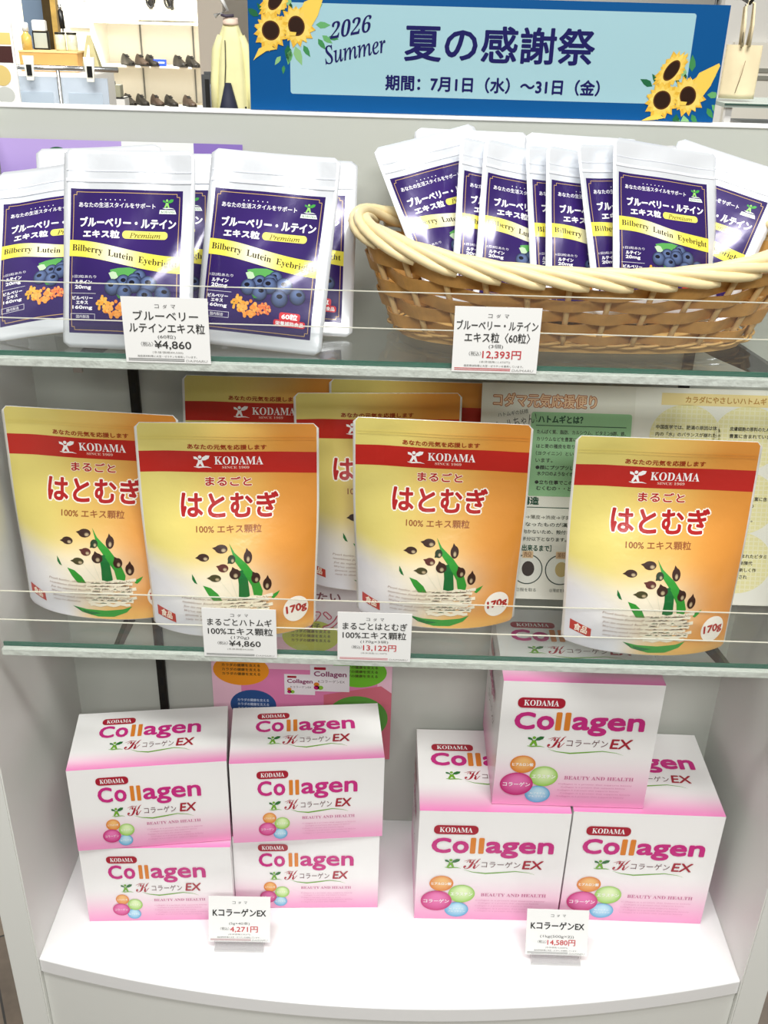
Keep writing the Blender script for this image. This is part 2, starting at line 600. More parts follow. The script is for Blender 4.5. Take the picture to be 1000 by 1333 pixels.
cabpart(box('back_panel', -.46, .46, 0, .018, FZ, .9165, M['panel']))
cabpart(box('top_edge_strip', -.46, .46, -.0012, .0192, .9165, .9195, M['edge'], None, .0005))
for sx in (-1, 1):
    bm = bmesh.new(); add_box(bm, min(sx * XW, sx * (XW + .034)), max(sx * XW, sx * (XW + .034)), -.246, .018, FZ, .905, 0, .0015)
    cabpart(bm_obj('side_panel', bm, M['laminate']))


def bow(z0, z1, dy, name, material, top=False):
    V = []; F = []; n = 40
    front = []
    for i in range(n + 1):
        x = -XW + 2 * XW * i / n
        front.append((x, -.2425 - .0505 * (1 - (x / XW) ** 2) + dy))
    ring = front + [(XW, 0), (-XW, 0)]
    N = len(ring)
    for z in (z0, z1):
        for x, y in ring: V.append((x, y, z))
    F.append(tuple(range(N))[::-1]); F.append(tuple(N + i for i in range(N)))
    for i in range(N): F.append((i, (i + 1) % N, N + (i + 1) % N, N + i))
    o = mesh_obj(name, V, F, material)
    md = o.modifiers.new('b', 'BEVEL'); md.width = .0012; md.segments = 2; md.limit_method = 'ANGLE'
    return o


cabpart(bow(-.022, 0, 0, 'deck', M['deck']))
cabpart(bow(FZ + .06, -.0245, .003, 'front_fascia', M['laminate']))
for x in (-.303, .303):
    V = []; F = []
    bm = bmesh.new()
    add_box(bm, x - .0055, x + .0055, -.0045, 0, .02, .86, 0)
    z = .05
    while z < .84:
        add_box(bm, x - .0022, x + .0022, -.0047, -.0040, z, z + .012, 1); z += .025
    o = bm_obj('slotted_rail', bm, [M['darkmetal'], M['slot']])
    cabpart(o)

# ------------------------------------------------------------------ glass shelves, their guards and brackets
Z1, Z2 = .7375, .429
C1, C2 = .733, .4245  # feet of the price cards, just below the glass tops
TH = .0085


def glass_shelf(z, label):
    r = tag(empty('glass_shelf', (0, -.1, z - TH)), label, 'shelf', 'glass shelves of the cabinet')
    def pp(o): o.parent = r; o.location = (0, .1, TH - z); return o
    pp(box('glass_pane', -.405, .405, -.2065, -.006, z - TH, z, M['glass']))
    V = []; F = []
    pp(box('front_edge', -.405, .405, -.2080, -.2067, z - TH, z, M['glassedge']))
    return r


def shelf_guard(z, label):
    r = tag(empty('shelf_guard', (0, -.21, z - TH - .002)), label, 'price rail', 'clear price rails on the shelf fronts')
    def pp(o): o.parent = r; o.location = (0, .21, TH + .002 - z); return o
    y0 = -.2085
    pp(box('tall_fin', -.405, .405, y0 - .0014, y0, z - TH, z + .0615, M['acrylic']))
    pp(box('fin_edge', -.405, .405, y0 - .0015, y0 + .0001, z + .0615, z + .0621, M['acrylline']))
    pp(box('front_lip', -.405, .405, y0 - .0062, y0 - .0048, z - .004, z + .031, M['acrylic']))
    pp(box('lip_edge', -.405, .405, y0 - .0063, y0 - .0047, z + .031, z + .0316, M['acrylline']))
    pp(box('bottom_channel', -.405, .405, y0 - .0064, y0 - .0001, z - .0118, z - .0040, M['acryledge'], None, .0006))
    return r


glass_shelf(Z1, 'upper glass shelf carrying the purple pouches and the wicker basket')
glass_shelf(Z2, 'lower glass shelf carrying the yellow and orange pouches')
shelf_guard(Z1, 'clear acrylic price rail along the front of the upper glass shelf')
shelf_guard(Z2, 'clear acrylic price rail along the front of the lower glass shelf')


def bracket(x0, x1, z, label):
    r = tag(empty('shelf_bracket', (x0, 0, z - TH)), label, 'bracket', 'steel shelf brackets')
    L = .196; dx = x1 - x0
    V = []; F = []
    zt = -.0004
    prof = [(-.005, zt), (-.005, zt - .03), (-.06, zt - .026), (-L + .012, zt - .011), (-L, zt - .0115), (-L - .002, zt - .003), (-L - .002, zt)]
    n = len(prof)
    for s in (-.0025, .0025):
        for y, zz in prof: V.append((s + dx * (-y) / L, y, zz))
    F = [tuple(range(n)), tuple(n + i for i in range(n))[::-1]] + [(i, n + i, n + (i + 1) % n, (i + 1) % n) for i in range(n)]
    mesh_obj('bracket_arm', V, F, M['darkmetal'], r)
    box('bracket_tip', dx - .004, dx + .004, -L - .0035, -L + .001, zt - .013, zt, M['chrome'], r, .0006)
    return r


bracket(-.3, -.294, Z2, 'left steel bracket under the lower glass shelf')
bracket(.303, .337, Z2, 'right steel bracket under the lower glass shelf')
bracket(-.3, -.298, Z1, 'left steel bracket under the upper glass shelf')
bracket(.303, .337, Z1, 'right steel bracket under the upper glass shelf')

# ------------------------------------------------------------------ price cards
INK = S(48, 48, 46); GREY = S(140, 138, 134); RED = S(196, 58, 64)


def price_card(loc, lean, yaw, label, l1, l1b, l2, l2b, qty, price, pcol, sub, note, rule, stand=False, one=False):
    w, h = .0735, .0575
    if stand:
        r = empty('price_card', loc, (0, 0, yaw))
        cardp = box('card', -w / 2, w / 2, 0, .0006, 0, h, M['card'], r)
        cardp.rotation_euler = (-lean, 0, 0); cardp.location = (0, 0, .0105)
        host = cardp
        bm = bmesh.new()
        add_box(bm, -.0295, .0295, -.006, .02, 0, .002, 0)
        add_box(bm, -.0295, .0295, -.006, -.001, .002, .0135, 0, 0, Matrix.Rotation(-lean, 3, 'X'), (0, -.004, .002))
        add_box(bm, -.0295, .0295, .0035, .0085, .002, .02, 0, 0, Matrix.Rotation(-lean, 3, 'X'), (0, .004, .002))
        bm_obj('acrylic_foot', bm, clear('foot acrylic', (.93, .93, .93), .03, 1.3, .10), r)
    else:
        r = box('price_card', -w / 2, w / 2, 0, .0006, 0, h, M['card'])
        r.location = loc; r.rotation_euler = (-lean, 0, yaw); host = r
    tag(r, label, 'price tag', 'white price cards')
    a = Art(w, h)
    for i, ch in enumerate('コダマ'):
        a.text(ch, (.385 + .095 * i, .105, .435 + .095 * i, .16), INK)
    if one:
        a.text(l1, (l1b[0], .27, l1b[1], .435), INK, bold=.00028)
    else:
        a.text(l1, (l1b[0], .20, l1b[1], .345), INK, bold=.00012)
        a.text(l2, (l2b[0], .385, l2b[1], .535), INK, bold=.00012)
    a.text(qty, (.5 - .021 * len(qty), .56, .5 + .021 * len(qty), .63), S(80, 80, 78))
    a.text('〈税込〉', (.19, .675, .335, .745), S(80, 80, 78))
    a.text(price, (.35, .655, .80 if not price.startswith('¥') else .78, .79), pcol, bold=.00012)
    a.text(sub, (.32, .815, .68, .855), GREY)
    if note: a.text('指定原材料等に大豆・ゼラチンを使用しています。', (.14, .88, .84, .915), S(90, 90, 88))
    a.text('DAIMARU', (.71, .94, .96, .975), S(150, 150, 146), shear=.2)
    a.build('lettering', flat(w, h), M['paper'], host)
    b = Art(w, h)
    for v in (.94, .965): b.rect(.03, v - .006, .69, v + .006, rule, 2)
    b.build('rule_lines', flat(w, h), M['paper'], host)
    return r


yc = -.2156
GR = S(120, 122, 120); PK = S(205, 110, 118)
price_card((-.212, yc, C1), 0, 0, 'price card reading 4,860 yen on the upper shelf in front of the purple pouches',
           'ブルーベリー', (.13, .88), 'ルテインエキス粒', (.07, .95), '(60粒)', '¥4,860', INK, '(本体価格¥4,500)', True, GR)
price_card((.0705, yc, C1), 0, 0, 'price card reading 12,393 yen in front of the wicker basket',
           'ブルーベリー・ルテイン', (.03, .97), 'エキス粒〈60粒〉', (.13, .89), '(3個)', '12,393円', RED, '(本体価格11,475円)', True, RED)
price_card((-.162, yc, C2), 0, 0, 'price card reading 4,860 yen on the lower glass shelf',
           'まるごとハトムギ', (.07, .94), '100%エキス顆粒', (.07, .95), '(170g)', '¥4,860', INK, '(本体価格¥4,500)', False, GR)
price_card((-.0275, yc, C2), 0, 0, 'price card reading 13,122 yen on the lower glass shelf',
           'まるごとはとむぎ', (.07, .94), '100%エキス顆粒', (.07, .93), '(170g×3袋)', '13,122円', RED, '(本体価格12,150円)', False, PK)
price_card((-.1805, -.219, .0008), R(20), R(1), 'price card reading 4,271 yen on a clear foot on the bottom deck',
           'KコラーゲンEX', (.07, .93), '', (0, 1), '(5g×40本)', '4,271円', RED, '(本体価格3,955円)', True, S(170, 120, 125), True, True)
price_card((.1985, -.2235, .0008), R(20), R(0), 'price card reading 14,580 yen on a clear foot on the bottom deck',
           'KコラーゲンEX', (.07, .93), '', (0, 1), '(1kg(500g×2))', '14,580円', RED, '(本体価格13,500円)', True, S(140, 140, 140), True, True)

# ------------------------------------------------------------------ collagen cartons
MAG = S(200, 38, 128); ORG = S(222, 130, 40); DRED = S(168, 20, 46); PINK = S(236, 150, 196); CW = S(244, 243, 242)
GRN = S(112, 170, 40); WHT = S(250, 250, 250); DGRN = S(40, 110, 50)


def carton_body(name, w, h, d, parent, sidepink=True):
    V = []; F = []; C = []
    n = 12

    def grid(fn, col, nu, nv):
        b = len(V)
        for j in range(nv + 1):
            for i in range(nu + 1):
                V.append(fn(i / nu, j / nv)); C.append(col(i / nu, j / nv))
        for j in range(nv):
            for i in range(nu):
                F.append((b + j * (nu + 1) + i, b + (j + 1) * (nu + 1) + i, b + (j + 1) * (nu + 1) + i + 1, b + j * (nu + 1) + i + 1))
    fg = lambda u, v: mix(CW, PINK, sstep(.52, 1.05, v))
    tg = lambda u, v: mix(CW, S(226, 120, 180), sstep(.68, 1.04, v))
    wh = lambda u, v: CW
    H = w / 2
    # slight panel bulge keeps the cardboard from looking like glass
    bl = lambda u, v: .0006 * math.sin(math.pi * u) * math.sin(math.pi * v)
    grid(lambda u, v: (-H + w * u, -d / 2 - bl(u, v), h * (1 - v)), fg, 8, 16)
    grid(lambda u, v: (-H + w * u, d / 2 - d * v, h + bl(u, v)), tg, 8, 16)
    grid(lambda u, v: (-H, d / 2 - d * u, h * (1 - v)), fg, 4, 16)
    grid(lambda u, v: (H, -d / 2 + d * u, h * (1 - v)), fg, 4, 16)
    grid(lambda u, v: (H - w * u, d / 2, h * (1 - v)), fg, 4, 16)
    grid(lambda u, v: (-H + w * u, -d / 2 + d * v, 0), lambda u, v: PINK, 2, 2)
    o = mesh_obj(name, V, F, M['carton'], parent, False, C)
    return o


def logo_block(a, b, sw, kod, coll, cc, co, ll, agen, spr, kk, kora, ex, swoosh, bold):
    """brand badge, product word and script line; a = lettering, b = badge, sw = swoosh art"""
    b.rrect(*kod, (kod[3] - kod[1]) * b.h * .42, DRED, 2)
    du, dv = (kod[2] - kod[0]) * .13, (kod[3] - kod[1]) * .22
    b.serif('KODAMA', (kod[0] + du, kod[1] + dv, kod[2] - du, kod[3] - dv), WHT, 3)
    a.text('C', cc, MAG, 3, bold); a.text('o', co, MAG, 3, bold)
    a.text('ll', ll, ORG, 3, bold); a.text('agen', agen, MAG, 3, bold)
    u0, v0, u1, v1 = kk
    a.text(script('K'), (kk[0] - .01, kk[1] - .01, kk[2] + .015, kk[3] + .01), DRED, 3)
    a.band([(u0 - .1 * (u1 - u0), v0 + .2 * (v1 - v0)), (u0 + .35 * (u1 - u0), v0), (u0 + .7 * (u1 - u0), v0 + .05 * (v1 - v0))], [.0003, .0009, .0004], DRED, 3)
    a.text('コラーゲン', kora, S(96, 44, 50), 3)
    a.text('EX', ex, S(165, 30, 50), 3, .00045, shear=.12)
    emblem(sw, *spr, GRN, DGRN, 3)
    u0, v0, u1, v1 = swoosh
    sw.band([(u0, v0 + .1 * (v1 - v0)), (u0 + .12 * (u1 - u0), v0 + .55 * (v1 - v0)), (u0 + .3 * (u1 - u0), v0 + .8 * (v1 - v0)), (u0 + .5 * (u1 - u0), v0 + .55 * (v1 - v0)),
             (u0 + .72 * (u1 - u0), v0 + .25 * (v1 - v0)), (u0 + .9 * (u1 - u0), v0 + .5 * (v1 - v0)), (u1, v0 + .9 * (v1 - v0))],
            [.0002, .0009, .0018, .0017, .0011, .0006, .0001], GRN, 2)


def collagen_carton(w, h, d, front, top, side, tx):
    r = empty('collagen_carton')
    cb = carton_body('carton', w, h, d, r)
    for key, lay, surf, hh in (('front_print', front, flat(w, h, -d / 2 - .0007), h), ('lid_print', top, flat_top(w, d, h + .0007, -d / 2), d)):
        a = Art(w, hh); b = Art(w, hh); s = Art(w, hh)
        logo_block(a, b, s, **lay)
        p = a.build(key, surf, M['carton'], r)
        b.build('brand_badge', surf, M['carton'], p)
        s.build('sprout_and_swoosh', surf, M['carton'], p)
        if key == 'front_print':
            fp = p
    surf = flat(w, h, -d / 2 - .0007)
    t = Art(w, h)
    t.serif('BEAUTY AND HEALTH', tx['beauty'], S(196, 110, 150), 3)
    u0, v0, u1, v1 = tx['lines']
    for i in range(5):
        t.text('Collagen is a protein that supports beauty', (u0 + .02 * (i % 2), v0 + (v1 - v0) * i / 5, u1 - .04 * (i % 3), v0 + (v1 - v0) * (i / 5 + .11)), S(214, 140, 178), 3)
    t.build('small_print', surf, M['carton'], fp)
    g = Art(w, h)
    for k, col, c2, s1, s2, lay in (('o', S(218, 120, 30), S(240, 190, 120), 'ヒアルロン酸', None, 2), ('g', S(140, 195, 60), S(225, 242, 190), 'エラスチン', None, 2.6),
                                    ('b', S(80, 160, 205), S(190, 225, 240), 'N-アセチル', 'グルコサミン', 2.3), ('m', S(190, 14, 108), S(230, 120, 180), 'コラーゲン', None, 3.2)):
        u0, v0, u1, v1 = tx[k]
        g.ell((u0 + u1) / 2, (v0 + v1) / 2, (u1 - u0) / 2, (v1 - v0) / 2, col, lay, 30, c2, (.1, -.45), 5)
        if tx['btext']:
            if s2:
                g.text(s1, (u0 + .2 * (u1 - u0), v0 + .38 * (v1 - v0), u1 - .2 * (u1 - u0), v0 + .5 * (v1 - v0)), WHT, lay + 1)
                g.text(s2, (u0 + .14 * (u1 - u0), v0 + .56 * (v1 - v0), u1 - .14 * (u1 - u0), v0 + .68 * (v1 - v0)), WHT, lay + 1)
            else:
                g.text(s1, (u0 + .09 * (u1 - u0), v0 + .42 * (v1 - v0), u1 - .09 * (u1 - u0), v0 + .60 * (v1 - v0)), WHT, lay + 1, .00012)
        else:
            g.text(s1, (u0 + .12 * (u1 - u0), v0 + .42 * (v1 - v0), u1 - .12 * (u1 - u0), v0 + .6 * (v1 - v0)), WHT, lay + 1)
    g.build('bubble_picture', surf, M['carton'], fp)
    if side:
        a = Art(d, h)
        a.text('Collagen', (.12, .30, .62, .44), MAG, 3, .0009, rot=R(0))
        a.rrect(.12, .16, .42, .24, .003, DRED, 2)
        a.text('コラーゲンEX', (.25, .50, .7, .57), S(96, 44, 50), 3)
        a.build('side_print', flat_left(d, h, -w / 2 - .0007, -d / 2), M['carton'], r)
    return r


SW, SH, SD = .1775, .1215, .100
frontS = dict(kod=(.172, .10, .376, .195), coll=None, cc=(.178, .225, .262, .40), co=(.282, .262, .350, .40), ll=(.383, .225, .440, .40), agen=(.462, .262, .822, .455),
              spr=(.246, .475, .330, .59), kk=(.355, .47, .425, .58), kora=(.453, .495, .658, .575), ex=(.686, .475, .785, .575), swoosh=(.387, .585, .77, .65), bold=.0008)
topS = dict(kod=(.17, .135, .387, .245), coll=None, cc=(.165, .28, .255, .475), co=(.272, .315, .345, .475), ll=(.372, .275, .435, .475), agen=(.455, .315, .822, .54),
            spr=(.242, .56, .335, .70), kk=(.35, .56, .43, .70), kora=(.455, .59, .655, .69), ex=(.676, .565, .785, .69), swoosh=(.381, .70, .767, .79), bold=.0008)
txS = dict(beauty=(.46, .685, .81, .72), lines=(.46, .77, .82, .93), o=(.201, .62, .29, .76), g=(.278, .685, .378, .84), m=(.172, .745, .287, .915), b=(.268, .825, .361, .965), btext=False)
box0 = collagen_carton(SW, SH, SD, frontS, topS, False, txS)
small = [(-.2845, -.132, 0, 3.2, 'flat pink and white collagen box, bottom left of the stack of four'),
         (-.107, -.106, 0, 2.6, 'flat collagen box at bottom right of the stack of four'),
         (-.2880, -.1295, SH + .0012, 8.0, 'flat collagen box at top left of the stack of four'),
         (-.1065, -.1125, SH + .0012, 6.0, 'flat collagen box at top right of the stack of four, before the pink poster')]
for i, (x, y, z, yaw, lab) in enumerate(small):
    o = box0 if i == 0 else dup(box0)
    o.location = (x, y, z + .0004); o.rotation_euler = (0, 0, R(yaw))
    tag(o, lab, 'box', 'flat collagen boxes')

BW, BH, BD = .178, .1785, .146
frontB = dict(kod=(.10, .118, .396, .198), coll=None, cc=(.097, .236, .215, .362), co=(.238, .262, .335, .362), ll=(.357, .232, .436, .362), agen=(.462, .262, .906, .40),
              spr=(.187, .418, .30, .506), kk=(.325, .425, .415, .5), kora=(.437, .437, .70, .495), ex=(.72, .428, .852, .502), swoosh=(.32, .515, .81, .56), bold=.0013)
topB = dict(kod=(.10, .20, .396, .285), coll=None, cc=(.097, .32, .215, .465), co=(.238, .35, .335, .465), ll=(.357, .315, .436, .465), agen=(.462, .35, .906, .51),
            spr=(.187, .54, .30, .64), kk=(.325, .54, .415, .63), kora=(.437, .56, .70, .625), ex=(.72, .545, .852, .63), swoosh=(.32, .645, .81, .70), bold=.0013)
txB = dict(beauty=(.452, .738, .903, .768), lines=(.418, .80, .90, .93), o=(.092, .58, .257, .725), g=(.226, .663, .41, .831), m=(.039, .722, .254, .914), b=(.209, .829, .374, .972), btext=True)
cube0 = collagen_carton(BW, BH, BD, frontB, topB, True, txB)
big = [(.1180, -.0925, 0, 0.8, 'cube shaped collagen box at lower left of the three box pyramid'),
       (.3005, -.0880, 0, -0.4, 'cube shaped collagen box at lower right of the three box pyramid'),
       (.2040, -.0800, BH + .0012, 0.0, 'cube shaped collagen box resting on top of two others')]
for i, (x, y, z, yaw, lab) in enumerate(big):
    o = cube0 if i == 0 else dup(cube0)
    o.location = (x, y, z + .0004); o.rotation_euler = (0, 0, R(yaw))
    tag(o, lab, 'box', 'cube shaped collagen boxes')

# ------------------------------------------------------------------ barley pouches
HW, HH = .178, .222
hpos, hsurf = pouch_surf(HW, HH, .042, 5, taper=.05, seal=.22, rc=.005, wr=.0011, bot=.9)


def barley_pouch():
    r = empty('barley_pouch')
    pouch_body('pouch_body', hpos, M['bagfilm'], r, 36, 46)
    YL = S(226, 212, 122); OR = S(220, 144, 58); CR = S(250, 242, 220); LW = S(226, 226, 232); TG = S(232, 190, 100)

    def grad(u, v):
        c = mix(YL, OR, sstep(.22, .80, u + .12 * (v - .4)))
        c = mix(c, TG, .45 * math.exp(-((u - .5) / .25) ** 2))
        c = mix(c, LW, sstep(.60, .80, v + .25 * (.30 - u)) * (1 - sstep(.25, .62, u)))
        c = mix(c, CR, .95 * math.exp(-((u - .47) / .24) ** 2 - ((v - .755) / .13) ** 2))
        c = mix(c, S(240, 196, 110), sstep(.9, 1.0, v) * .6 * sstep(.3, .5, u))
        return c
    RB = S(186, 34, 26)
    cells = (26, 32)
    f = Art(HW, HH)
    f.rect(.014, .002, .988, .996, grad, 1, 44, 60)
    fp = f.build('printed_front', hsurf, M['bagink'], r, None, True)
    b = Art(HW, HH)
    b.rect(.014, .131, .988, .229, RB, 2, 30, 4)
    b.serif('KODAMA', (.425, .153, .692, .192), WHT, 3)
    b.serif('SINCE 1969', (.466, .199, .615, .211), S(240, 205, 190), 3)
    emblem(b, .311, .148, .408, .208, WHT, WHT, 3)
    b.build('brand_band', hsurf, M['bagink'], fp, cells)
    t = Art(HW, HH)
    t.text('あなたの元気を応援します', (.281, .098, .712, .121), S(156, 58, 22), 4, .00022)
    t.build('slogan_lettering', hsurf, M['bagink'], fp, cells)
    t = Art(HW, HH)
    t.text('まるごと', (.372, .249, .625, .289), S(250, 240, 215), 3, .0009)
    t.text('まるごと', (.372, .249, .625, .289), S(176, 26, 26), 4, .00035)
    t.text('はとむぎ', (.235, .318, .77, .425), S(252, 246, 232), 3, .0022)
    t.text('はとむぎ', (.235, .318, .77, .425), S(178, 22, 26), 4.6, .0008)
    t.text('100% エキス顆粒', (.316, .457, .68, .492), S(150, 84, 40), 3, .00015)
    t.build('title_lettering', hsurf, M['bagink'], fp, cells)
    p = Art(HW, HH)
    G1 = S(52, 150, 52); G2 = S(26, 110, 52); G3 = S(90, 170, 60)
    # blades and bowl
    p.poly([(.498, .534), (.53, .575), (.60, .625), (.66, .69), (.688, .76), (.680, .80), (.64, .80), (.625, .73), (.585, .67), (.53, .61)], G1, 3)
    p.poly([(.545, .655), (.575, .65), (.605, .70), (.615, .80), (.548, .80), (.552, .72)], G2, 3.2)
    p.poly([(.345, .725), (.39, .735), (.43, .765), (.452, .80), (.40, .80), (.37, .765)], G1, 3)
    p.poly([(.283, .675), (.296, .69), (.312, .72), (.295, .715), (.283, .70)], G2, 3)
    p.poly([(.737, .80), (.75, .782), (.787, .768), (.772, .79), (.752, .805)], G1, 3)
    p.poly([(.345, .935), (.43, .948), (.55, .95), (.66, .94), (.715, .925), (.68, .957), (.60, .982), (.50, .985), (.41, .968)], G1, 3)
    p.poly([(.345, .935), (.42, .955), (.52, .965), (.46, .978), (.40, .966)], G2, 3.2)
    p.line([(.50, .67), (.545, .80)], .0006, S(230, 225, 200), 3.3)
    p.line([(.44, .69), (.53, .80)], .0005, S(232, 228, 205), 3.3)
    p.line([(.62, .76), (.60, .82)], .0005, S(232, 228, 205), 3.4)
    SD_ = S(58, 34, 26); SL = S(196, 176, 140)
    for cu, cv, ru, rv, an, dk in ((.353, .597, .033, .017, 3.0, SD_), (.455, .559, .036, .019, 3.3, SD_), (.465, .641, .030, .018, 3.5, S(90, 44, 38)), (.513, .603, .022, .019, 2.4, S(40, 56, 34)),
                                   (.532, .668, .032, .024, 4.4, SD_), (.418, .687, .034, .017, 3.1, S(70, 66, 36)), (.605, .595, .024, .028, -1.8, SD_), (.649, .692, .026, .026, 4.2, SD_), (.714, .728, .025, .031, -1.5, SD_)):
        p.ell(cu, cv, ru, rv, dk, 4, 18, rings=2)
        p.ell(cu - .38 * ru * math.cos(an), cv + .30 * rv, ru * .45, rv * .5, dk, 4.4, 14, SL, (-.1, .2), 3)
        # pointed tip
        cx, sx = math.cos(an), math.sin(an)
        q = 1.45
        p.poly([(cu + ru * q * cx, cv + rv * q * sx), (cu + ru * .7 * cx - ru * .55 * sx, cv + rv * .7 * sx + rv * .55 * cx), (cu + ru * .7 * cx + ru * .55 * sx, cv + rv * .7 * sx - rv * .55 * cx)], dk, 4.2)
    rn = random.Random(3)
    for i in range(9):
        v = .795 + .0158 * i; lo = .46 - .03 * math.sin(i / 8 * 3.1); hi = .745 - .02 * (i % 3)
        p.band([(lo + (hi - lo) * k / 12, v + .004 * math.sin(k * 1.5 + 2 * i) - .008 * k / 12) for k in range(13)], [.0030 + .0008 * rn.random() for _ in range(13)], S(240, 232, 208), 5)
    for i in range(46):
        u = .47 + .23 * rn.random(); v = .80 + .0158 * rn.randrange(0, 8); L = .016 + .030 * rn.random()
        p.band([(u, v), (u + L * .5, v - .002), (u + L, v - .001)], [.0004, .0011, .0004], rn.choice([S(40, 36, 24), S(60, 54, 36), S(40, 84, 44)]), 5.4)
    p.build('plant_picture', hsurf, M['bagink'], fp, cells)
    e = Art(HW, HH)
    for i, s in enumerate(['Pearl barley, also known as adlay, is highly', 'nutritious foodstuff enjoyed since ancient', 'for its reputed health and beauty benefits', "We've extracted the nutrients from whole", 'grown and carefully processed barley', 'easy to dissolve']):
        e.text(ital(s), (.21 + .003 * i, .787 + .0225 * i, (.72 if i < 5 else .40), .801 + .0225 * i), S(140, 104, 84), 6)
    e.build('small_print', hsurf, M['bagink'], fp, cells)
    k = Art(HW, HH)
    k.ell(.880, .878, .074, .0655, S(246, 240, 228), 3, 36)
    k.text('170g', (.825, .855, .942, .903), S(176, 40, 32), 4, .00055, rot=R(-5))
    k.build('weight_badge', hsurf, M['bagink'], fp, cells)
    k = Art(HW, HH)
    k.poly([(.042, .872), (.160, .893), (.160, .940), (.042, .922)], S(190, 54, 40), 3)
    k.text('食品', (.066, .886, .138, .924), S(250, 235, 215), 4, .00025, rot=R(6))
    k.build('food_badge', hsurf, M['bagink'], fp, cells)
    z = Art(HW, HH)
    for v in (.062, .074): z.band([(.02 + .96 * i / 14, v) for i in range(15)], [.0007] * 15, grad, 2)
    z.build('zip_seal', lambda u, v, off=0: hsurf(u, v, off + .0006), M['bagink'], r)
    return r


bp0 = barley_pouch()
# x, y, z, yaw, lean, roll
barley = [(-.175, -.166, Z2, 3.1, 4.5, -0.1, 'yellow and orange barley pouch standing behind the 4,860 yen card'),
          (-.3175, -.138, Z2, -3.4, 2.5, .4, 'leftmost yellow and orange barley pouch, next to the left cabinet wall'),
          (.036, -.136, Z2, -4.6, 2.0, -.8, 'yellow and orange barley pouch standing behind the 13,122 yen card'),
          (.251, -.176, Z2, -2.0, 5.5, -.4, 'rightmost yellow and orange barley pouch, in front of the information sheet'),
          (-.028, -.066, Z2, 2.2, 3.0, -.9, 'barley pouch in the second row, half hidden behind the 13,122 yen card pouch'),
          (-.160, -.038, Z2, 4.5, 7.0, 1.3, 'barley pouch at the back, rising behind the two front pouches on the left'),
          (.003, -.0165, Z2, 0, 0.5, 0, 'rearmost barley pouch, only its right edge showing beside the information sheet')]
for i, (x, y, z, yaw, lean, roll, lab) in enumerate(barley):
    o = bp0 if i == 0 else dup(bp0)
    o.location = (x, y, z + .0012); o.rotation_mode = 'YXZ'
    o.rotation_euler = (-R(lean), R(roll), R(yaw))
    tag(o, lab, 'pouch', 'barley powder pouches')

# ------------------------------------------------------------------ bilberry pouches
PW, PH = .117, .170
ppos, psurf = pouch_surf(PW, PH, .011, 11, taper=.0, seal=.20, rc=.006, wr=.0008, bot=.15, curl=.002)


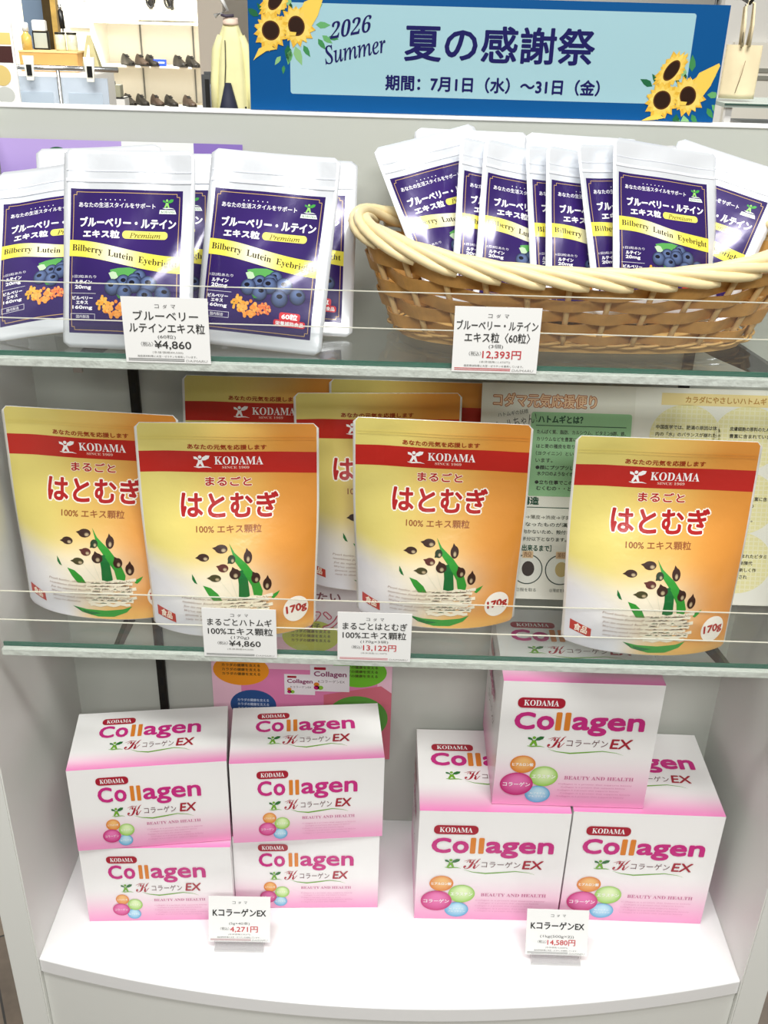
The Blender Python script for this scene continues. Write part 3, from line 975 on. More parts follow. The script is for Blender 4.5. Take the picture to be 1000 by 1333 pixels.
def bilberry_pouch():
    r = empty('bilberry_pouch')
    pouch_body('pouch_body', ppos, M['film'], r, 30, 40)
    cells = (18, 26)
    PU = S(44, 24, 92); GD = S(206, 170, 110); LU = S(246, 244, 250); YE = S(240, 232, 110)
    z = Art(PW, PH)
    for v in (.105, .150, .158): z.band([(.02 + .96 * i / 14, v) for i in range(15)], [.0013 if v > .12 else .0006] * 15, S(225, 228, 234), 2)
    z.build('zip_seal', lambda u, v, off=0: psurf(u, v, off + .0007), M['filmink'], r)
    f = Art(PW, PH)
    f.rect(.052, .196, .908, .925, lambda u, v: mix(PU, S(66, 34, 122), .5 * math.exp(-((u - .45) / .3) ** 2 - ((v - .42) / .2) ** 2)), 1, 30, 40)
    fp = f.build('printed_label', psurf, M['filmink'], r, None, True)
    b = Art(PW, PH)
    u0, u1, v0, v1, c = .075, .885, .212, .909, .022
    k = PW / PH
    b.line([(u0 + c, v0), (u1 - c, v0), (u1 - c, v0 + c * k), (u1, v0 + c * k), (u1, v1 - c * k), (u1 - c, v1 - c * k), (u1 - c, v1), (u0 + c, v1), (u0 + c, v1 - c * k), (u0, v1 - c * k), (u0, v0 + c * k), (u0 + c, v0 + c * k), (u0 + c, v0)], .0005, GD, 2)
    b.build('gold_border', psurf, M['filmink'], fp, cells)
    t = Art(PW, PH)
    for i in range(6): t.ell(.285 + .037 * i, .248, .0045, .003, LU, 3, 8, rings=1)
    t.text('あなたの生活スタイルをサポート', (.115, .262, .70, .288), LU, 3, .00008)
    t.text('ブルーベリー・ルテイン', (.130, .338, .862, .386), WHT, 3, .0004)
    t.text('エキス粒', (.160, .404, .440, .441), WHT, 3, .0004)
    t.build('title_lettering', psurf, M['filmink'], fp, cells)
    t = Art(PW, PH)
    t.text('1日2粒あたり', (.085, .632, .275, .647), LU, 3)
    t.text('ルテイン', (.107, .658, .240, .677), LU, 3, .00018)
    t.text('20mg', (.105, .684, .235, .706), LU, 3, .00018)
    t.line([(.07, .724), (.275, .724)], .0003, LU, 3)
    t.text('ビルベリー', (.085, .739, .250, .756), LU, 3, .00018)
    t.text('エキス', (.115, .762, .212, .779), LU, 3, .00018)
    t.text('160mg', (.085, .787, .248, .808), LU, 3, .00018)
    t.line([(.07, .828), (.27, .828), (.27, .856), (.07, .856), (.07, .828)], .0003, LU, 3)
    t.text('国内製造', (.115, .834, .225, .850), LU, 3)
    t.build('dose_lettering', psurf, M['filmink'], fp, cells)
    q = Art(PW, PH)
    q.rrect(.462, .402, .805, .442, .0032, YE, 3)
    q.text(ital('Premium'), (.515, .411, .750, .437), S(110, 94, 36), 4, .00008)
    curve = lambda u: .532 + .036 * math.sin((u - .47) * math.pi / .86) + (.0 if u < 0 else 0)
    n = 26
    V = [(.052 + .856 * i / n, curve(.052 + .856 * i / n) - .041 + .082 * j / 6) for j in range(7) for i in range(n + 1)]
    ycol = lambda u, v: mix(S(248, 246, 220), S(238, 226, 84), sstep(.2, .7, abs(u - .42) * 1.7 + .25))
    q.raw(V, [(j * (n + 1) + i, j * (n + 1) + i + 1, (j + 1) * (n + 1) + i + 1, (j + 1) * (n + 1) + i) for j in range(6) for i in range(n)], ycol, 3, False)
    q.text(bser('Bilberry  Lutein  Eyebright'), (.075, -.020, .885, .022), S(52, 40, 26), 4, warp=lambda u, v: (u, v + curve(u)))
    q.build('yellow_ribbon', psurf, M['filmink'], fp, cells)
    g = Art(PW, PH)
    DB = S(20, 24, 52); LB = S(96, 116, 160)
    g.poly([(.38, .602), (.44, .592), (.53, .588), (.60, .60), (.56, .63), (.48, .64), (.40, .645)], S(90, 165, 84), 3)
    g.poly([(.37, .618), (.42, .605), (.45, .64), (.40, .655)], S(190, 215, 180), 3.2)
    for i, (cu, cv, rr) in enumerate(((.61, .635, .056), (.49, .665, .060), (.575, .655, .058), (.405, .690, .062), (.680, .672, .066), (.785, .715, .060), (.57, .675, .062), (.655, .735, .064), (.50, .715, .060))):
        g.ell(cu, cv, rr, rr * k, DB, 3.4 + .15 * i, 24, LB, (-.15, -.5), 5)
        g.ell(cu + .012 * (i % 3 - 1), cv - .012, rr * .36, rr * .26 * k, S(16, 16, 34), 3.5 + .15 * i, 10, rings=1)
    rf = random.Random(9)
    for cu, cv, rr, c1 in ((.345, .775, .058, S(236, 160, 50)), (.54, .80, .052, S(226, 90, 56)), (.43, .80, .070, S(230, 124, 40))):
        for i in range(46):
            a = rf.uniform(0, 6.28); q = rf.uniform(.1, 1) ** .6
            g.ell(cu + rr * q * math.cos(a), cv + rr * q * k * math.sin(a), rr * .2, rr * .2 * k, mix(c1, S(255, 206, 110), rf.random() * .55), 5 + .015 * i, 7, rings=1)
    for pts in (((.30, .76), (.36, .735), (.33, .755)), ((.46, .745), (.44, .725), (.49, .742)), ((.30, .79), (.285, .775), (.31, .77))): g.poly(list(pts), S(60, 130, 60), 4.9)
    g.build('berry_picture', psurf, M['filmink'], fp, cells)
    e = Art(PW, PH)
    emblem(e, .755, .236, .845, .286, S(150, 210, 110), S(70, 165, 70), 3, S(235, 245, 235))
    e.poly([(.735, .291), (.85, .291), (.862, .311), (.73, .311)], S(240, 246, 240), 3)
    e.serif('KODAMA', (.745, .295, .85, .307), S(60, 120, 70), 4)
    e.build('maker_emblem', psurf, M['filmink'], fp, cells)
    d = Art(PW, PH)
    d.rrect(.665, .80, .82, .84, .002, S(214, 48, 60), 3); d.rrect(.625, .838, .862, .872, .002, S(214, 48, 60), 3.1)
    d.text('60粒', (.685, .806, .80, .834), WHT, 4, .00025)
    d.text('栄養補助食品', (.64, .845, .848, .866), WHT, 4, .0001)
    d.build('quantity_badge', psurf, M['filmink'], fp, cells)
    return r


pp0 = bilberry_pouch()
bil = [(-.252, -.199, Z1 + .001, -6, 20.5, -1.1, 1.0, 'purple bilberry pouch standing behind the 4,860 yen card'),
       (-.139, -.187, Z1 + .001, -9, 21.5, 1.8, 1.0, 'purple bilberry pouch standing just right of the 4,860 yen card'),
       (-.317, -.188, Z1 + .010, -11, 40, -13, 1.0, 'leftmost purple bilberry pouch, tilted and cut by the frame'),
       (-.235, -.160, Z1 + .001, 8, 28, 1.6, 1.0, 'bilberry pouch showing as a narrow strip between the two front pouches'),
       (-.114, -.148, Z1 + .004, 7, 33, 3.7, 1.0, 'bilberry pouch half hidden behind the right hand front pouch'),
       (-.286, -.132, Z1 + .001, 2.8, 28, -3.7, 1.0, 'bilberry pouch at the back left, only its top corner showing'),
       # in the basket
       (0.050, -0.048, Z1 + 0.014, 0, 14, 1, .95, 'silver topped pouch at the back left of the basket, against the back panel'),
       (0.155, -0.050, Z1 + 0.012, 0, 14, 2, .95, 'silver topped pouch at the back right of the basket, against the back panel'),
       (0.068, -0.090, Z1 + 0.032, 21, 32, -12.5, .95, 'bilberry pouch at the left end of the basket, tilted over the rim'),
       (0.088, -0.106, Z1 + 0.019, 20, 29, 12, .95, 'bilberry pouch in the basket showing as a strip, second from left'),
       (0.108, -0.112, Z1 + 0.018, 20, 29, 13, .95, 'bilberry pouch third from left in the front row of the basket'),
       (0.165, -0.106, Z1 + 0.016, 20, 29, 6.1, .95, 'bilberry pouch in the basket showing as a narrow strip near the middle'),
       (0.176, -0.117, Z1 + 0.016, 20, 29, 9, .95, 'bilberry pouch standing just right of the middle of the basket'),
       (0.222, -0.114, Z1 + 0.023, 20, 29, 1.7, .95, 'bilberry pouch in the basket tucked behind the frontmost one'),
       (0.236, -0.125, Z1 + 0.026, 20, 29, 9, .95, 'frontmost bilberry pouch in the basket, its whole top half showing'),
       (0.246, -0.094, Z1 + 0.018, -14, 27, 15, .95, 'bilberry pouch at the right end of the basket, leaning right')]
for i, (x, y, z, yaw, lean, roll, s, lab) in enumerate(bil):
    o = pp0 if i == 0 else dup(pp0)
    o.location = (x, y, z); o.rotation_mode = 'YXZ'
    o.rotation_euler = (-R(lean), R(roll), R(yaw)); o.scale = (s, s * (1 if i < 6 else .75), s)
    tag(o, lab, 'pouch', 'bilberry pouches on the upper shelf' if i < 6 else 'bilberry pouches in the basket')


# ------------------------------------------------------------------ wicker basket
def wicker_basket(loc):
    r = tag(empty('wicker_basket', loc), 'oval woven wicker basket with pale braided rim, full of purple pouches', 'basket')
    N = 26; ex = 2.5

    def outline(th, a, b):
        c, s = math.cos(th), math.sin(th)
        return Vector((a * math.copysign(abs(c) ** (2 / ex), c), b * math.copysign(abs(s) ** (2 / ex), s), 0))
    # equal spacing by arc length
    K = 1440
    pts = [outline(2 * math.pi * i / K, .19, .08) for i in range(K)]
    acc = [0]
    for i in range(K): acc.append(acc[-1] + (pts[(i + 1) % K] - pts[i]).length)

    def th_of(s):
        s = (s % 1.0) * acc[-1]
        lo, hi = 0, K
        while hi - lo > 1:
            mm = (lo + hi) // 2
            if acc[mm] <= s: lo = mm
            else: hi = mm
        return 2 * math.pi * (lo + (s - acc[lo]) / max(1e-9, acc[lo + 1] - acc[lo])) / K

    def topz(th): return .0715 + .0275 * abs(math.cos(th)) ** 2.0

    def P(s, t, out=0.0, dz=0.0):
        th = th_of(s)
        a = .168 + .032 * t; b = .064 + .027 * t
        p = outline(th, a, b); q = outline(th + .01, a, b) - outline(th - .01, a, b)
        n = Vector((q.y, -q.x, 0)).normalized()
        z = .006 + (topz(th) - .006) * t
        return Vector((p.x + n.x * out, p.y + n.y * out, z + dz))
    # base
    V = []; F = []; n = 72
    for z, k in ((0.0, .97), (.006, .97)):
        for i in range(n):
            p = P(i / n, 0); V.append((p.x * k, p.y * k, z))
    F.append(tuple(range(n))[::-1]); F.append(tuple(n + i for i in range(n)))
    for i in range(n): F.append((i, (i + 1) % n, n + (i + 1) % n, n + i))
    mesh_obj('base', V, F, M['thin'], r)
    V = []; F = []
    for i in range(N):
        tube_data([P(i / N, t) for t in (0, .2, .4, .6, .8, 1.0)], .0027, 8, False, V, F)
    mesh_obj('upright_canes', V, F, M['stake'], r, True)
    V = []; F = []
    rows = 5; sub = 8
    for row in range(rows):
        t0 = .125 + .172 * row; hh = .082 if row else .07
        base = len(V); m_ = N * sub
        rn = random.Random(row)
        jit = [rn.uniform(-.012, .012) for _ in range(N)]
        for i in range(m_):
            s = i / m_; f = i / sub
            o = .0046 * math.cos(math.pi * f + math.pi * row)
            j = jit[int(f) % N] * (1 - (f % 1)) + jit[(int(f) + 1) % N] * (f % 1)
            for dt, do in ((-hh, o - .0006), (hh, o - .0006), (hh, o + .0008), (-hh, o + .0008)): V.append(P(s, t0 + dt + j, do))
        for i in range(m_):
            a = base + i * 4; b = base + ((i + 1) % m_) * 4
            for k in range(4): F.append((a + k, a + (k + 1) % 4, b + (k + 1) % 4, b + k))
    mesh_obj('woven_bands', V, F, M['band'], r)
    # thin twining at the foot and under the rim
    V = []; F = []
    for q, (t, ph) in enumerate(((.02, 0), (.02, 1), (.05, 0.5), (.05, 1.5))):
        tube_data([P(i / (N * 6), t + .012 * math.sin(2 * math.pi * i / 12 + math.pi * ph), .0045 * math.cos(2 * math.pi * i / 12 + math.pi * ph)) for i in range(N * 6)], .0013, 6, True, V, F)
    mesh_obj('foot_twining', V, F, M['thin'], r, True)
    # plaited rim: every cane rises from its stake, crosses over the rim and tucks in further along
    V = []; F = []
    for i in range(N):
        path = []; rad = []
        for k in range(17):
            q = k / 16
            s = (i + 4.4 * q) / N
            an = R(215) - R(265) * q
            path.append(P(s, 1.0, .0080 * math.cos(an) * .95 + .001, .0076 * math.sin(an) + .001))
            rad.append(.0044 * min(1, .62 + 5 * min(q, 1 - q)))
        tube_data(path, rad, 9, False, V, F)
    mesh_obj('plaited_rim', V, F, M['rimcane'], r, True)
    return r


wicker_basket((.150, -.107, Z1 + .0006))


# ------------------------------------------------------------------ flyers and posters
def sheet(name, w, h, loc, lean, yaw, label, cat, base, th=.0008):
    r = mesh_obj(name, *box_data(-w / 2, w / 2, 0, th, 0, h), M['paper'], None, False, [base] * 8)
    r.location = loc; r.rotation_mode = 'YXZ'; r.rotation_euler = (-lean, 0, yaw)
    return tag(r, label, cat)


def box_data(x0, x1, y0, y1, z0, z1):
    V = [(x, y, z) for z in (z0, z1) for x, y in ((x0, y0), (x1, y0), (x1, y1), (x0, y1))]
    F = [(3, 2, 1, 0), (4, 5, 6, 7), (0, 1, 5, 4), (1, 2, 6, 5), (2, 3, 7, 6), (3, 0, 4, 7)]
    return V, F


# information sheet in a clear sleeve, leaning on the back panel; art coordinates in metres
IW, IH = .331, .238
ilean = math.atan2(.074, .2265)
inf = sheet('information_sheet', IW, IH, (.08 + IW / 2, -.096, Z2 + .0004), ilean, 0, 'green and white printed barley information sheet in a clear sleeve, leaning behind the pouches', 'leaflet', S(232, 232, 222))
A = Art(IW, IH)
iu = lambda x: (x - .08) / IW
iv = lambda s: 1 - s / IH
bx = lambda x0, s0, x1, s1: (iu(x0), iv(s0), iu(x1), iv(s1))
BR = S(176, 96, 50); DG = S(24, 76, 52); TX = S(44, 52, 40)
A.text('コダマ元気応援便り', bx(.093, .227, .204, .213), BR, 3, .0010)
A.text('コダマ元気応援便り', bx(.093, .227, .204, .213), S(240, 206, 168), 4.2, .0002)
A.text('ハトムギの妖精', bx(.098, .2085, .131, .2035), S(60, 60, 54), 3, rot=R(-9))
A.text('パールちゃん！', bx(.092, .201, .141, .190), S(60, 60, 54), 3, rot=R(-15))
A.rrect(iu(.1345), iv(.208), iu(.2435), iv(.116), .003, S(150, 200, 150), 2)
A.text('ハトムギとは？', bx(.1425, .2045, .1905, .1965), DG, 3, .0004)
A.line([(iu(.140), iv(.1935)), (iu(.238), iv(.1935))], .0009, DG, 3)
for i, (s, x1) in enumerate((('たんぱく質、脂肪、カルシウム、ビタミンB群、鉄、', .238), ('カリウムなどを豊富に含む穀物です。皮を除いた', .238), ('はと麦の種皮を取り除いた中身を漢方では', .232), ('（ヨクイニン）といいお茶などに使われて', .232), ('います。', .160))):
    A.text(s, bx(.1415, .189 - .0078 * i, x1, .1845 - .0078 * i), TX, 3, .0001)
for i, s in enumerate(('●顔にプツプツしかも硬い', '水クロのようなイボが気になる', '●立ち仕事でこの頃、足が', 'むくむの・・どうしたら')):
    A.text(s, bx(.142 if i % 2 == 0 else .144, .1500 - .0066 * i - (.003 if i > 1 else 0), .205, .1455 - .0066 * i - (.003 if i > 1 else 0)), S(30, 34, 28), 3, .00015)
A.text('構造', bx(.128, .115, .1475, .1065), DG, 3, .0004)
A.line([(iu(.09), iv(.1035)), (iu(.238), iv(.1035))], .0009, DG, 3)
for i, (s, x0, x1) in enumerate((('ハトムギは殻→薄皮→渋皮→子葉と続き', .10, .20), ('渋皮だけになったものが漢方薬です。', .10, .21), ('茶には向かないため、殻付きのもの', .115, .20), ('成分が半分以下となります。', .115, .180))):
    A.text(s, bx(x0, .095 - .0082 * i, x1, .0905 - .0082 * i), TX if i else S(120, 120, 110), 3, .0001)
A.text('［ハトムギ粒の出来るまで］', bx(.092, .0615, .1640, .0545), DG, 3, .00025)
for k, cx in enumerate((.1015, .1385, .1755, .2125)):
    A.ell(iu(cx), iv(.034), .0172 / IW, .0172 / IH, S(40, 60, 52), 3, 30, rings=1); A.ell(iu(cx), iv(.034), .0160 / IW, .0160 / IH, S(228, 230, 222), 3.4, 30, rings=1)
    A.rrect(iu(cx - .006), iv(.0545), iu(cx + .006), iv(.0465), .001, S(220, 190, 150), 4)
    A.text(('殻', '殻', '薄殻', '精白')[k], bx(cx - .0045, .0535, cx + .0045, .0475), S(130, 80, 40), 5)
    A.ell(iu(cx + .001), iv(.0345), .0070 / IW, .0086 / IH, (S(52, 44, 40), S(58, 48, 44), S(196, 176, 120), S(226, 214, 180))[k], 4.4, 18, rings=2)
    A.text(('①収穫', '②殻を取る', '③薄皮を取る', '④仕上げ')[k], bx(cx - .011, .0125, cx + .011, .0085), TX, 4)
A.build('left_page_print', flat(IW, IH), M['paper'], inf)
B = Art(IW, IH)
B.rect(iu(.246), iv(.2365), iu(.411), iv(.001), S(240, 240, 232), 1)
B.rect(iu(.274), iv(.2325), iu(.411), iv(.2195), S(244, 224, 160), 2)
B.text('カラダにやさしいハトムギ', bx(.300, .2295, .387, .2225), S(190, 140, 60), 3, .0002)
CK = S(238, 232, 176)
for cx, cs in ((.302, .186), (.370, .186), (.302, .115), (.370, .115), (.302, .048), (.370, .048)):
    B.ell(iu(cx), iv(cs), .0385 / IW, .0345 / IH, CK, 2, 36)
    for q in range(-6, 7):
        d = .0385 * math.sqrt(max(0, 1 - (q / 7) ** 2)) * .97; e = .0345 * math.sqrt(max(0, 1 - (q / 7) ** 2)) * .97
        B.line([(iu(cx - d), iv(cs + .0345 * q / 7)), (iu(cx + d), iv(cs + .0345 * q / 7))], .0012, S(244, 240, 206), 2.5)
        B.line([(iu(cx + .0385 * q / 7), iv(cs - e)), (iu(cx + .0385 * q / 7), iv(cs + e))], .0012, S(244, 240, 206), 2.6)
TXT = (('中国医学では、肥満の原因は体', '内の「水」のバランスが崩れた', 'ためとされ、水分の代謝を', '良くします'), ('皮膚細胞の原料のたんぱく質が', '豊富に含まれています。', '', ''), ('食物せんいが腸の働きを', '助けてお通じを活発に', '', ''), ('食物せんいが豊富に含まれ', 'ミネラルが腸の', '働きを活発に', 'してくれます。'),
       ('カリウムが豊富で体の', '水分を整えます', '', ''), ('はと麦に多く含まれたビタミンB', '群は皮膚表面の新陳代', '謝を高め細胞を新しく作', 'るなどによいとされ'))
for (cx, cs), ls in zip(((.302, .198), (.382, .198), (.302, .125), (.382, .122), (.302, .055), (.372, .058)), TXT):
    for i, s in enumerate(ls):
        if s: B.text(s, bx(cx - .032, cs - .0078 * i, min(.4105, cx - .032 + .0047 * len(s)), cs - .0044 - .0078 * i), S(56, 52, 36), 3, .00012)
B.rrect(iu(.400), iv(.152), iu(.411), iv(.135), .002, S(236, 150, 140), 3)
B.build('right_page_print', flat(IW, IH), M['paper'], inf)
box('clear_sleeve', -IW / 2 - .003, IW / 2, -.0016, -.0012, 0, IH + .004, clear('sleeve film', (.99, .99, .985), .05, 1.22, .0), inf)

# pink collagen poster on the back panel, low
pk = sheet('pink_poster', .232, .275, (-.122, -.0035, .112), 0, 0, 'pink collagen poster with coloured circles on the back panel behind the flat boxes', 'poster', S(240, 196, 214))
Pw, Ph = .232, .275
A = Art(Pw, Ph)
pu = lambda x: (x + .238) / Pw
pv = lambda z: 1 - (z - .112) / Ph
pb = lambda x0, z0, x1, z1: (pu(x0), pv(z0), pu(x1), pv(z1))
A.rect(.0, .0, 1.0, .30, S(240, 232, 236), 1)
A.rect(.16, .48, .92, .72, S(226, 130, 178), 1)
A.poly([(.62, .62), (.94, .56), (1.0, .60), (1.0, 1.0), (.62, 1.0)], S(214, 110, 128), 1.5)
A.text('たい', pb(-.102, .372, -.073, .360), S(130, 60, 70), 3, .0004)
A.text('アンロ', pb(-.118, .343, -.052, .318), S(200, 50, 90), 3, .0022)
A.text('アンロ', pb(-.118, .343, -.052, .318), S(245, 225, 230), 4.4, .0006)
for (x, z, rx, rz, c, t) in ((-.200, .252, .036, .024, S(238, 150, 30), 'orange'), (-.049, .254, .036, .024, S(110, 190, 40), 'g'), (-.110, .307, .036, .024, S(196, 206, 60), 'y'), (-.186, .197, .03, .024, S(40, 80, 140), 'b'), (-.05, .18, .04, .036, S(90, 160, 60), 'g2')):
    A.ell(pu(x), pv(z), rx / Pw, rz / Ph, c, 3, 34)
    for i in range(3):
        A.text('カラダの健康を支える', pb(x - rx * .68, z + .010 - .0068 * i, x + rx * .68, z + .0055 - .0068 * i), S(70, 60, 20) if t != 'b' else S(200, 215, 235), 4, .0001)
A.text('高分子', pb(-.123, .327, -.098, .319), S(90, 90, 30), 4, .0003)
for x, z, s in ((-.125, .232, .9), (-.086, .243, 1.15)):
    w_, h_ = .044 * s, .036 * s
    A.rect(pu(x - w_ / 2), pv(z + h_ / 2), pu(x + w_ / 2), pv(z - h_ / 2), S(240, 236, 240), 5 + s)
    A.rrect(pu(x - w_ * .4), pv(z + h_ * .42), pu(x - w_ * .1), pv(z + h_ * .32), .001, DRED, 6 + s)
    A.text('Collagen', pb(x - w_ * .40, z + h_ * .26, x + w_ * .42, z + h_ * .02), S(140, 50, 100), 6 + s, .0003)
    A.text('KコラーゲンEX', pb(x - w_ * .3, z - h_ * .06, x + w_ * .38, z - h_ * .17), S(90, 60, 70), 6 + s)
    for j, c in enumerate((S(222, 130, 40), S(190, 14, 108), S(140, 195, 60))):
        A.ell(pu(x - w_ * .34 + w_ * .1 * (j == 2)), pv(z - h_ * (.24 + .12 * (j > 0))), .0032 * s / Pw, .0030 * s / Ph, c, 6.4 + s, 12, rings=1)
A.build('poster_print', flat(Pw, Ph), M['paper'], pk)

# purple flyer behind the bilberry pouches
fl = sheet('purple_flyer', .242, .150, (-.293, -.022, Z1 + .002), R(6), 0, 'purple and white flyer at the back of the upper shelf, behind pouches', 'leaflet', S(198, 178, 222))
A = Art(.242, .15)
A.rect(0, 0, .505, .55, lambda u, v: mix(S(172, 150, 206), S(112, 90, 166), sstep(.05, .5, v)), 1, 6, 12)
A.rect(.505, 0, .80, .12, S(225, 228, 225), 1); A.rect(.80, 0, 1.0, .55, S(126, 100, 176), 1)
A.rect(0, .55, 1, 1, S(236, 236, 240), 1)
A.ell(.24, .12, .055, .075, S(24, 84, 52), 2, 30, rings=2)
A.text('イチョウ葉', (.205, .085, .275, .115), WHT, 3, .0002)
A.build('flyer_print', flat(.242, .15), M['paper'], fl)
wl = sheet('white_leaflet', .05, .118, (-.390, -.070, Z1 + .001), R(10), R(-6), 'white leaflet at the far left of the upper shelf, beside the tilted pouch', 'leaflet', S(236, 238, 240))
A = Art(.05, .118)
for i in range(4): A.text('コダマ健康食品', (.3, .55 + .05 * i, .9, .575 + .05 * i), S(150, 156, 170), 2)
A.build('leaflet_print', flat(.05, .118), M['paper'], wl)

# ------------------------------------------------------------------ summer sale banner
NW, NH = .454, .1025
bn = mesh_obj('sale_banner', *box_data(-NW / 2, NW / 2, 0, .003, 0, NH), M['boardink'], None, False, [S(0, 76, 134)] * 8)
bn.location = (.0625, .008, .9200); bn.rotation_euler = (R(-1), 0, 0)
tag(bn, 'blue summer sale banner with sunflowers standing on top of the cabinet', 'sign')
ns = flat(NW, NH)
A = Art(NW, NH)
A.rrect(.087, .075, .932, .85, .0025, S(152, 188, 197), 1)
A.build('pale_panel', ns, M['boardink'], bn)
A = Art(NW, NH)
NV = S(22, 20, 84)
A.text('夏の感謝祭', (.330, .232, .728, .532), NV, 3, .00075)
A.text('期間：7月1日（水）～31日（金）', (.291, .662, .748, .795), NV, 3, .00045)
A.serif('2026', (.173, .195, .258, .335), NV, 3, rot=R(-11), shear=.35)
A.text(ital('Summer'), (.158, .375, .290, .53), NV, 3, .0002, rot=R(-12))
A.build('banner_lettering', ns, M['boardink'], bn)
YP = S(226, 192, 84); YP2 = S(214, 168, 58); YP3 = S(232, 204, 108); DB = S(42, 22, 12)


def sunflowers(cu, cv, s, parent):
    """three painted sunflowers with leaves; offsets in metres from the first disc, s = scale"""
    A = Art(NW, NH)
    U = lambda x: cu + x * s / NW
    Vv = lambda y: cv + y * s / NH

    def clip(p): return (min(.9995, max(.0005, p[0])), min(.9995, max(.0005, p[1])))

    def P(pts, col, layer): A.poly([clip((U(x), Vv(y))) for x, y in pts], col, layer)
    rn = random.Random(5)
    LG = [S(60, 130, 76), S(96, 160, 100), S(30, 96, 60), S(130, 176, 120)]

    def leaf(x, y, L, an, w=.28, c=None):
        ca, sa = math.cos(an), math.sin(an)
        f = lambda t, q: (x + L * (t * ca - q * sa), y + L * (t * sa + q * ca))
        P([f(0, 0), f(.3, w * .8), f(.6, w * .7), f(1, 0), f(.6, -w * .6), f(.3, -w * .7)], c or rn.choice(LG), 2)
    for x, y, L, an in ((-.012, -.012, .014, 3.6), (-.006, -.014, .012, 4.0), (.024, -.026, .015, 4.6), (.018, -.020, .014, 4.3), (.042, -.006, .014, .0), (.044, .006, .012, .9), (.048, .003, .012, .6), (.054, .004, .010, .2),
                        (.015, .012, .016, 1.5), (.022, .013, .018, 1.2), (.018, .016, .014, 1.8), (.008, .022, .010, 2.2), (.011, .030, .008, 1.7), (.040, -.018, .010, -.6), (.030, .012, .012, 1.0)):
        leaf(x, y, L, an)
    def flower(x, y, r, rd, sx=1.0, an=0.0, layer=3, disc=True):
        ca, sa = math.cos(an), math.sin(an)
        for ringi, (n, rr, c) in enumerate(((15, 1.0, YP2), (17, .93, YP), (13, .8, YP3))):
            for i in range(n):
                a = 2 * math.pi * (i + .3 * ringi) / n; q = r * rr * rn.uniform(.88, 1.1); wv = 2 * math.pi / n * .62
                pts = []
                for rad, da in ((.2, -wv), (.72, -wv), (1.0, 0), (.72, wv), (.2, wv)):
                    X_, Y_ = q * rad * math.cos(a + da) * sx, q * rad * math.sin(a + da)
                    pts.append((x + X_ * ca - Y_ * sa, y + X_ * sa + Y_ * ca))
                P(pts, mix(c, YP2, rn.random() * .4), layer + .25 * ringi + .01 * i)
        n = 26
        for k, col, dl in ((1.0, S(84, 48, 20), 1.0), (.86, DB, 1.3)):
            pts = [(x + (rd * k * math.cos(2 * math.pi * i / n) * sx) * ca - rd * k * math.sin(2 * math.pi * i / n) * sa,
                    y + (rd * k * math.cos(2 * math.pi * i / n) * sx) * sa + rd * k * math.sin(2 * math.pi * i / n) * ca) for i in range(n)]
            P(pts, col, layer + dl)
    flower(.0045, -.0265, .0215, .0105, .55, .6, 3)
    flower(.0235, -.0045, .0185, .0088, .9, -.3, 4.6)
    P([(.026, -.014), (.031, -.025), (.0488, -.0340), (.0502, -.0318), (.044, -.014), (.037, -.003)], YP, 5.2)
    flower(-.001, 0, .0168, .0086, 1.0, 0, 6.2)
    P([(-.004, .012), (-.013, .016), (-.0185, .0265), (-.0155, .024), (-.006, .018), (.004, .016)], YP, 6.9)
    P([(.0165, .0005), (.0235, .001), (.0225, .004), (.017, .004)], YP, 8.6)
    for x, y, an in ((.010, -.020, 1.0), (.018, -.024, 1.4), (.012, -.016, .9)): leaf(x, y, .007, an, .3, S(36, 80, 40))
    A.build('sunflower_picture', ns, M['boardink'], parent)


sunflowers(.0495, .313, 1.0, bn)
sunflowers(.8865, .815, 1.0, bn)

# ------------------------------------------------------------------ the shop beyond the cabinet
# shoe shelving against the far wall
M['shelfwhite'] = mat('white shoe shelf', S(244, 240, 228), .6)
M['cabcream'] = mat('cream interior', S(246, 243, 232), .7)
sw = tag(empty('shoe_shelving', (-2.99, 12.2, FZ)), 'tall white shelving with rows of dark shoes in the far background', 'shelving')
def swp(o): o.parent = sw; o.location = (2.99, -12.2, -FZ); return o
swp(box('back_board', -3.66, -1.9, 12.45, 12.5, FZ, 2.2, M['cabcream']))
swp(box('side_board', -3.70, -3.66, 11.85, 12.5, FZ, 2.2, M['shelfwhite']))
for z in (-.128, .315, .783):
    swp(box('shelf_board', -3.66, -1.9, 11.85, 12.45, z - .02, z, M['shelfwhite'], None, .003))
for x in (-3.25, -2.60):
    swp(box('support_strip', x - .008, x + .008, 12.43, 12.45, FZ, 2.2, M['steel']))
swp(box('inner_panel', -3.28, -2.55, 12.36, 12.44, .80, 2.1, mat('pale grey board', S(214, 208, 184), .7)))
M['shoe'] = mat('black shoe leather', S(30, 28, 26), .35, noise=.2)
M['shoebrown'] = mat('dark brown shoe leather', S(58, 46, 38), .4, noise=.2)
M['sole'] = mat('black shoe sole', S(16, 15, 14), .6)


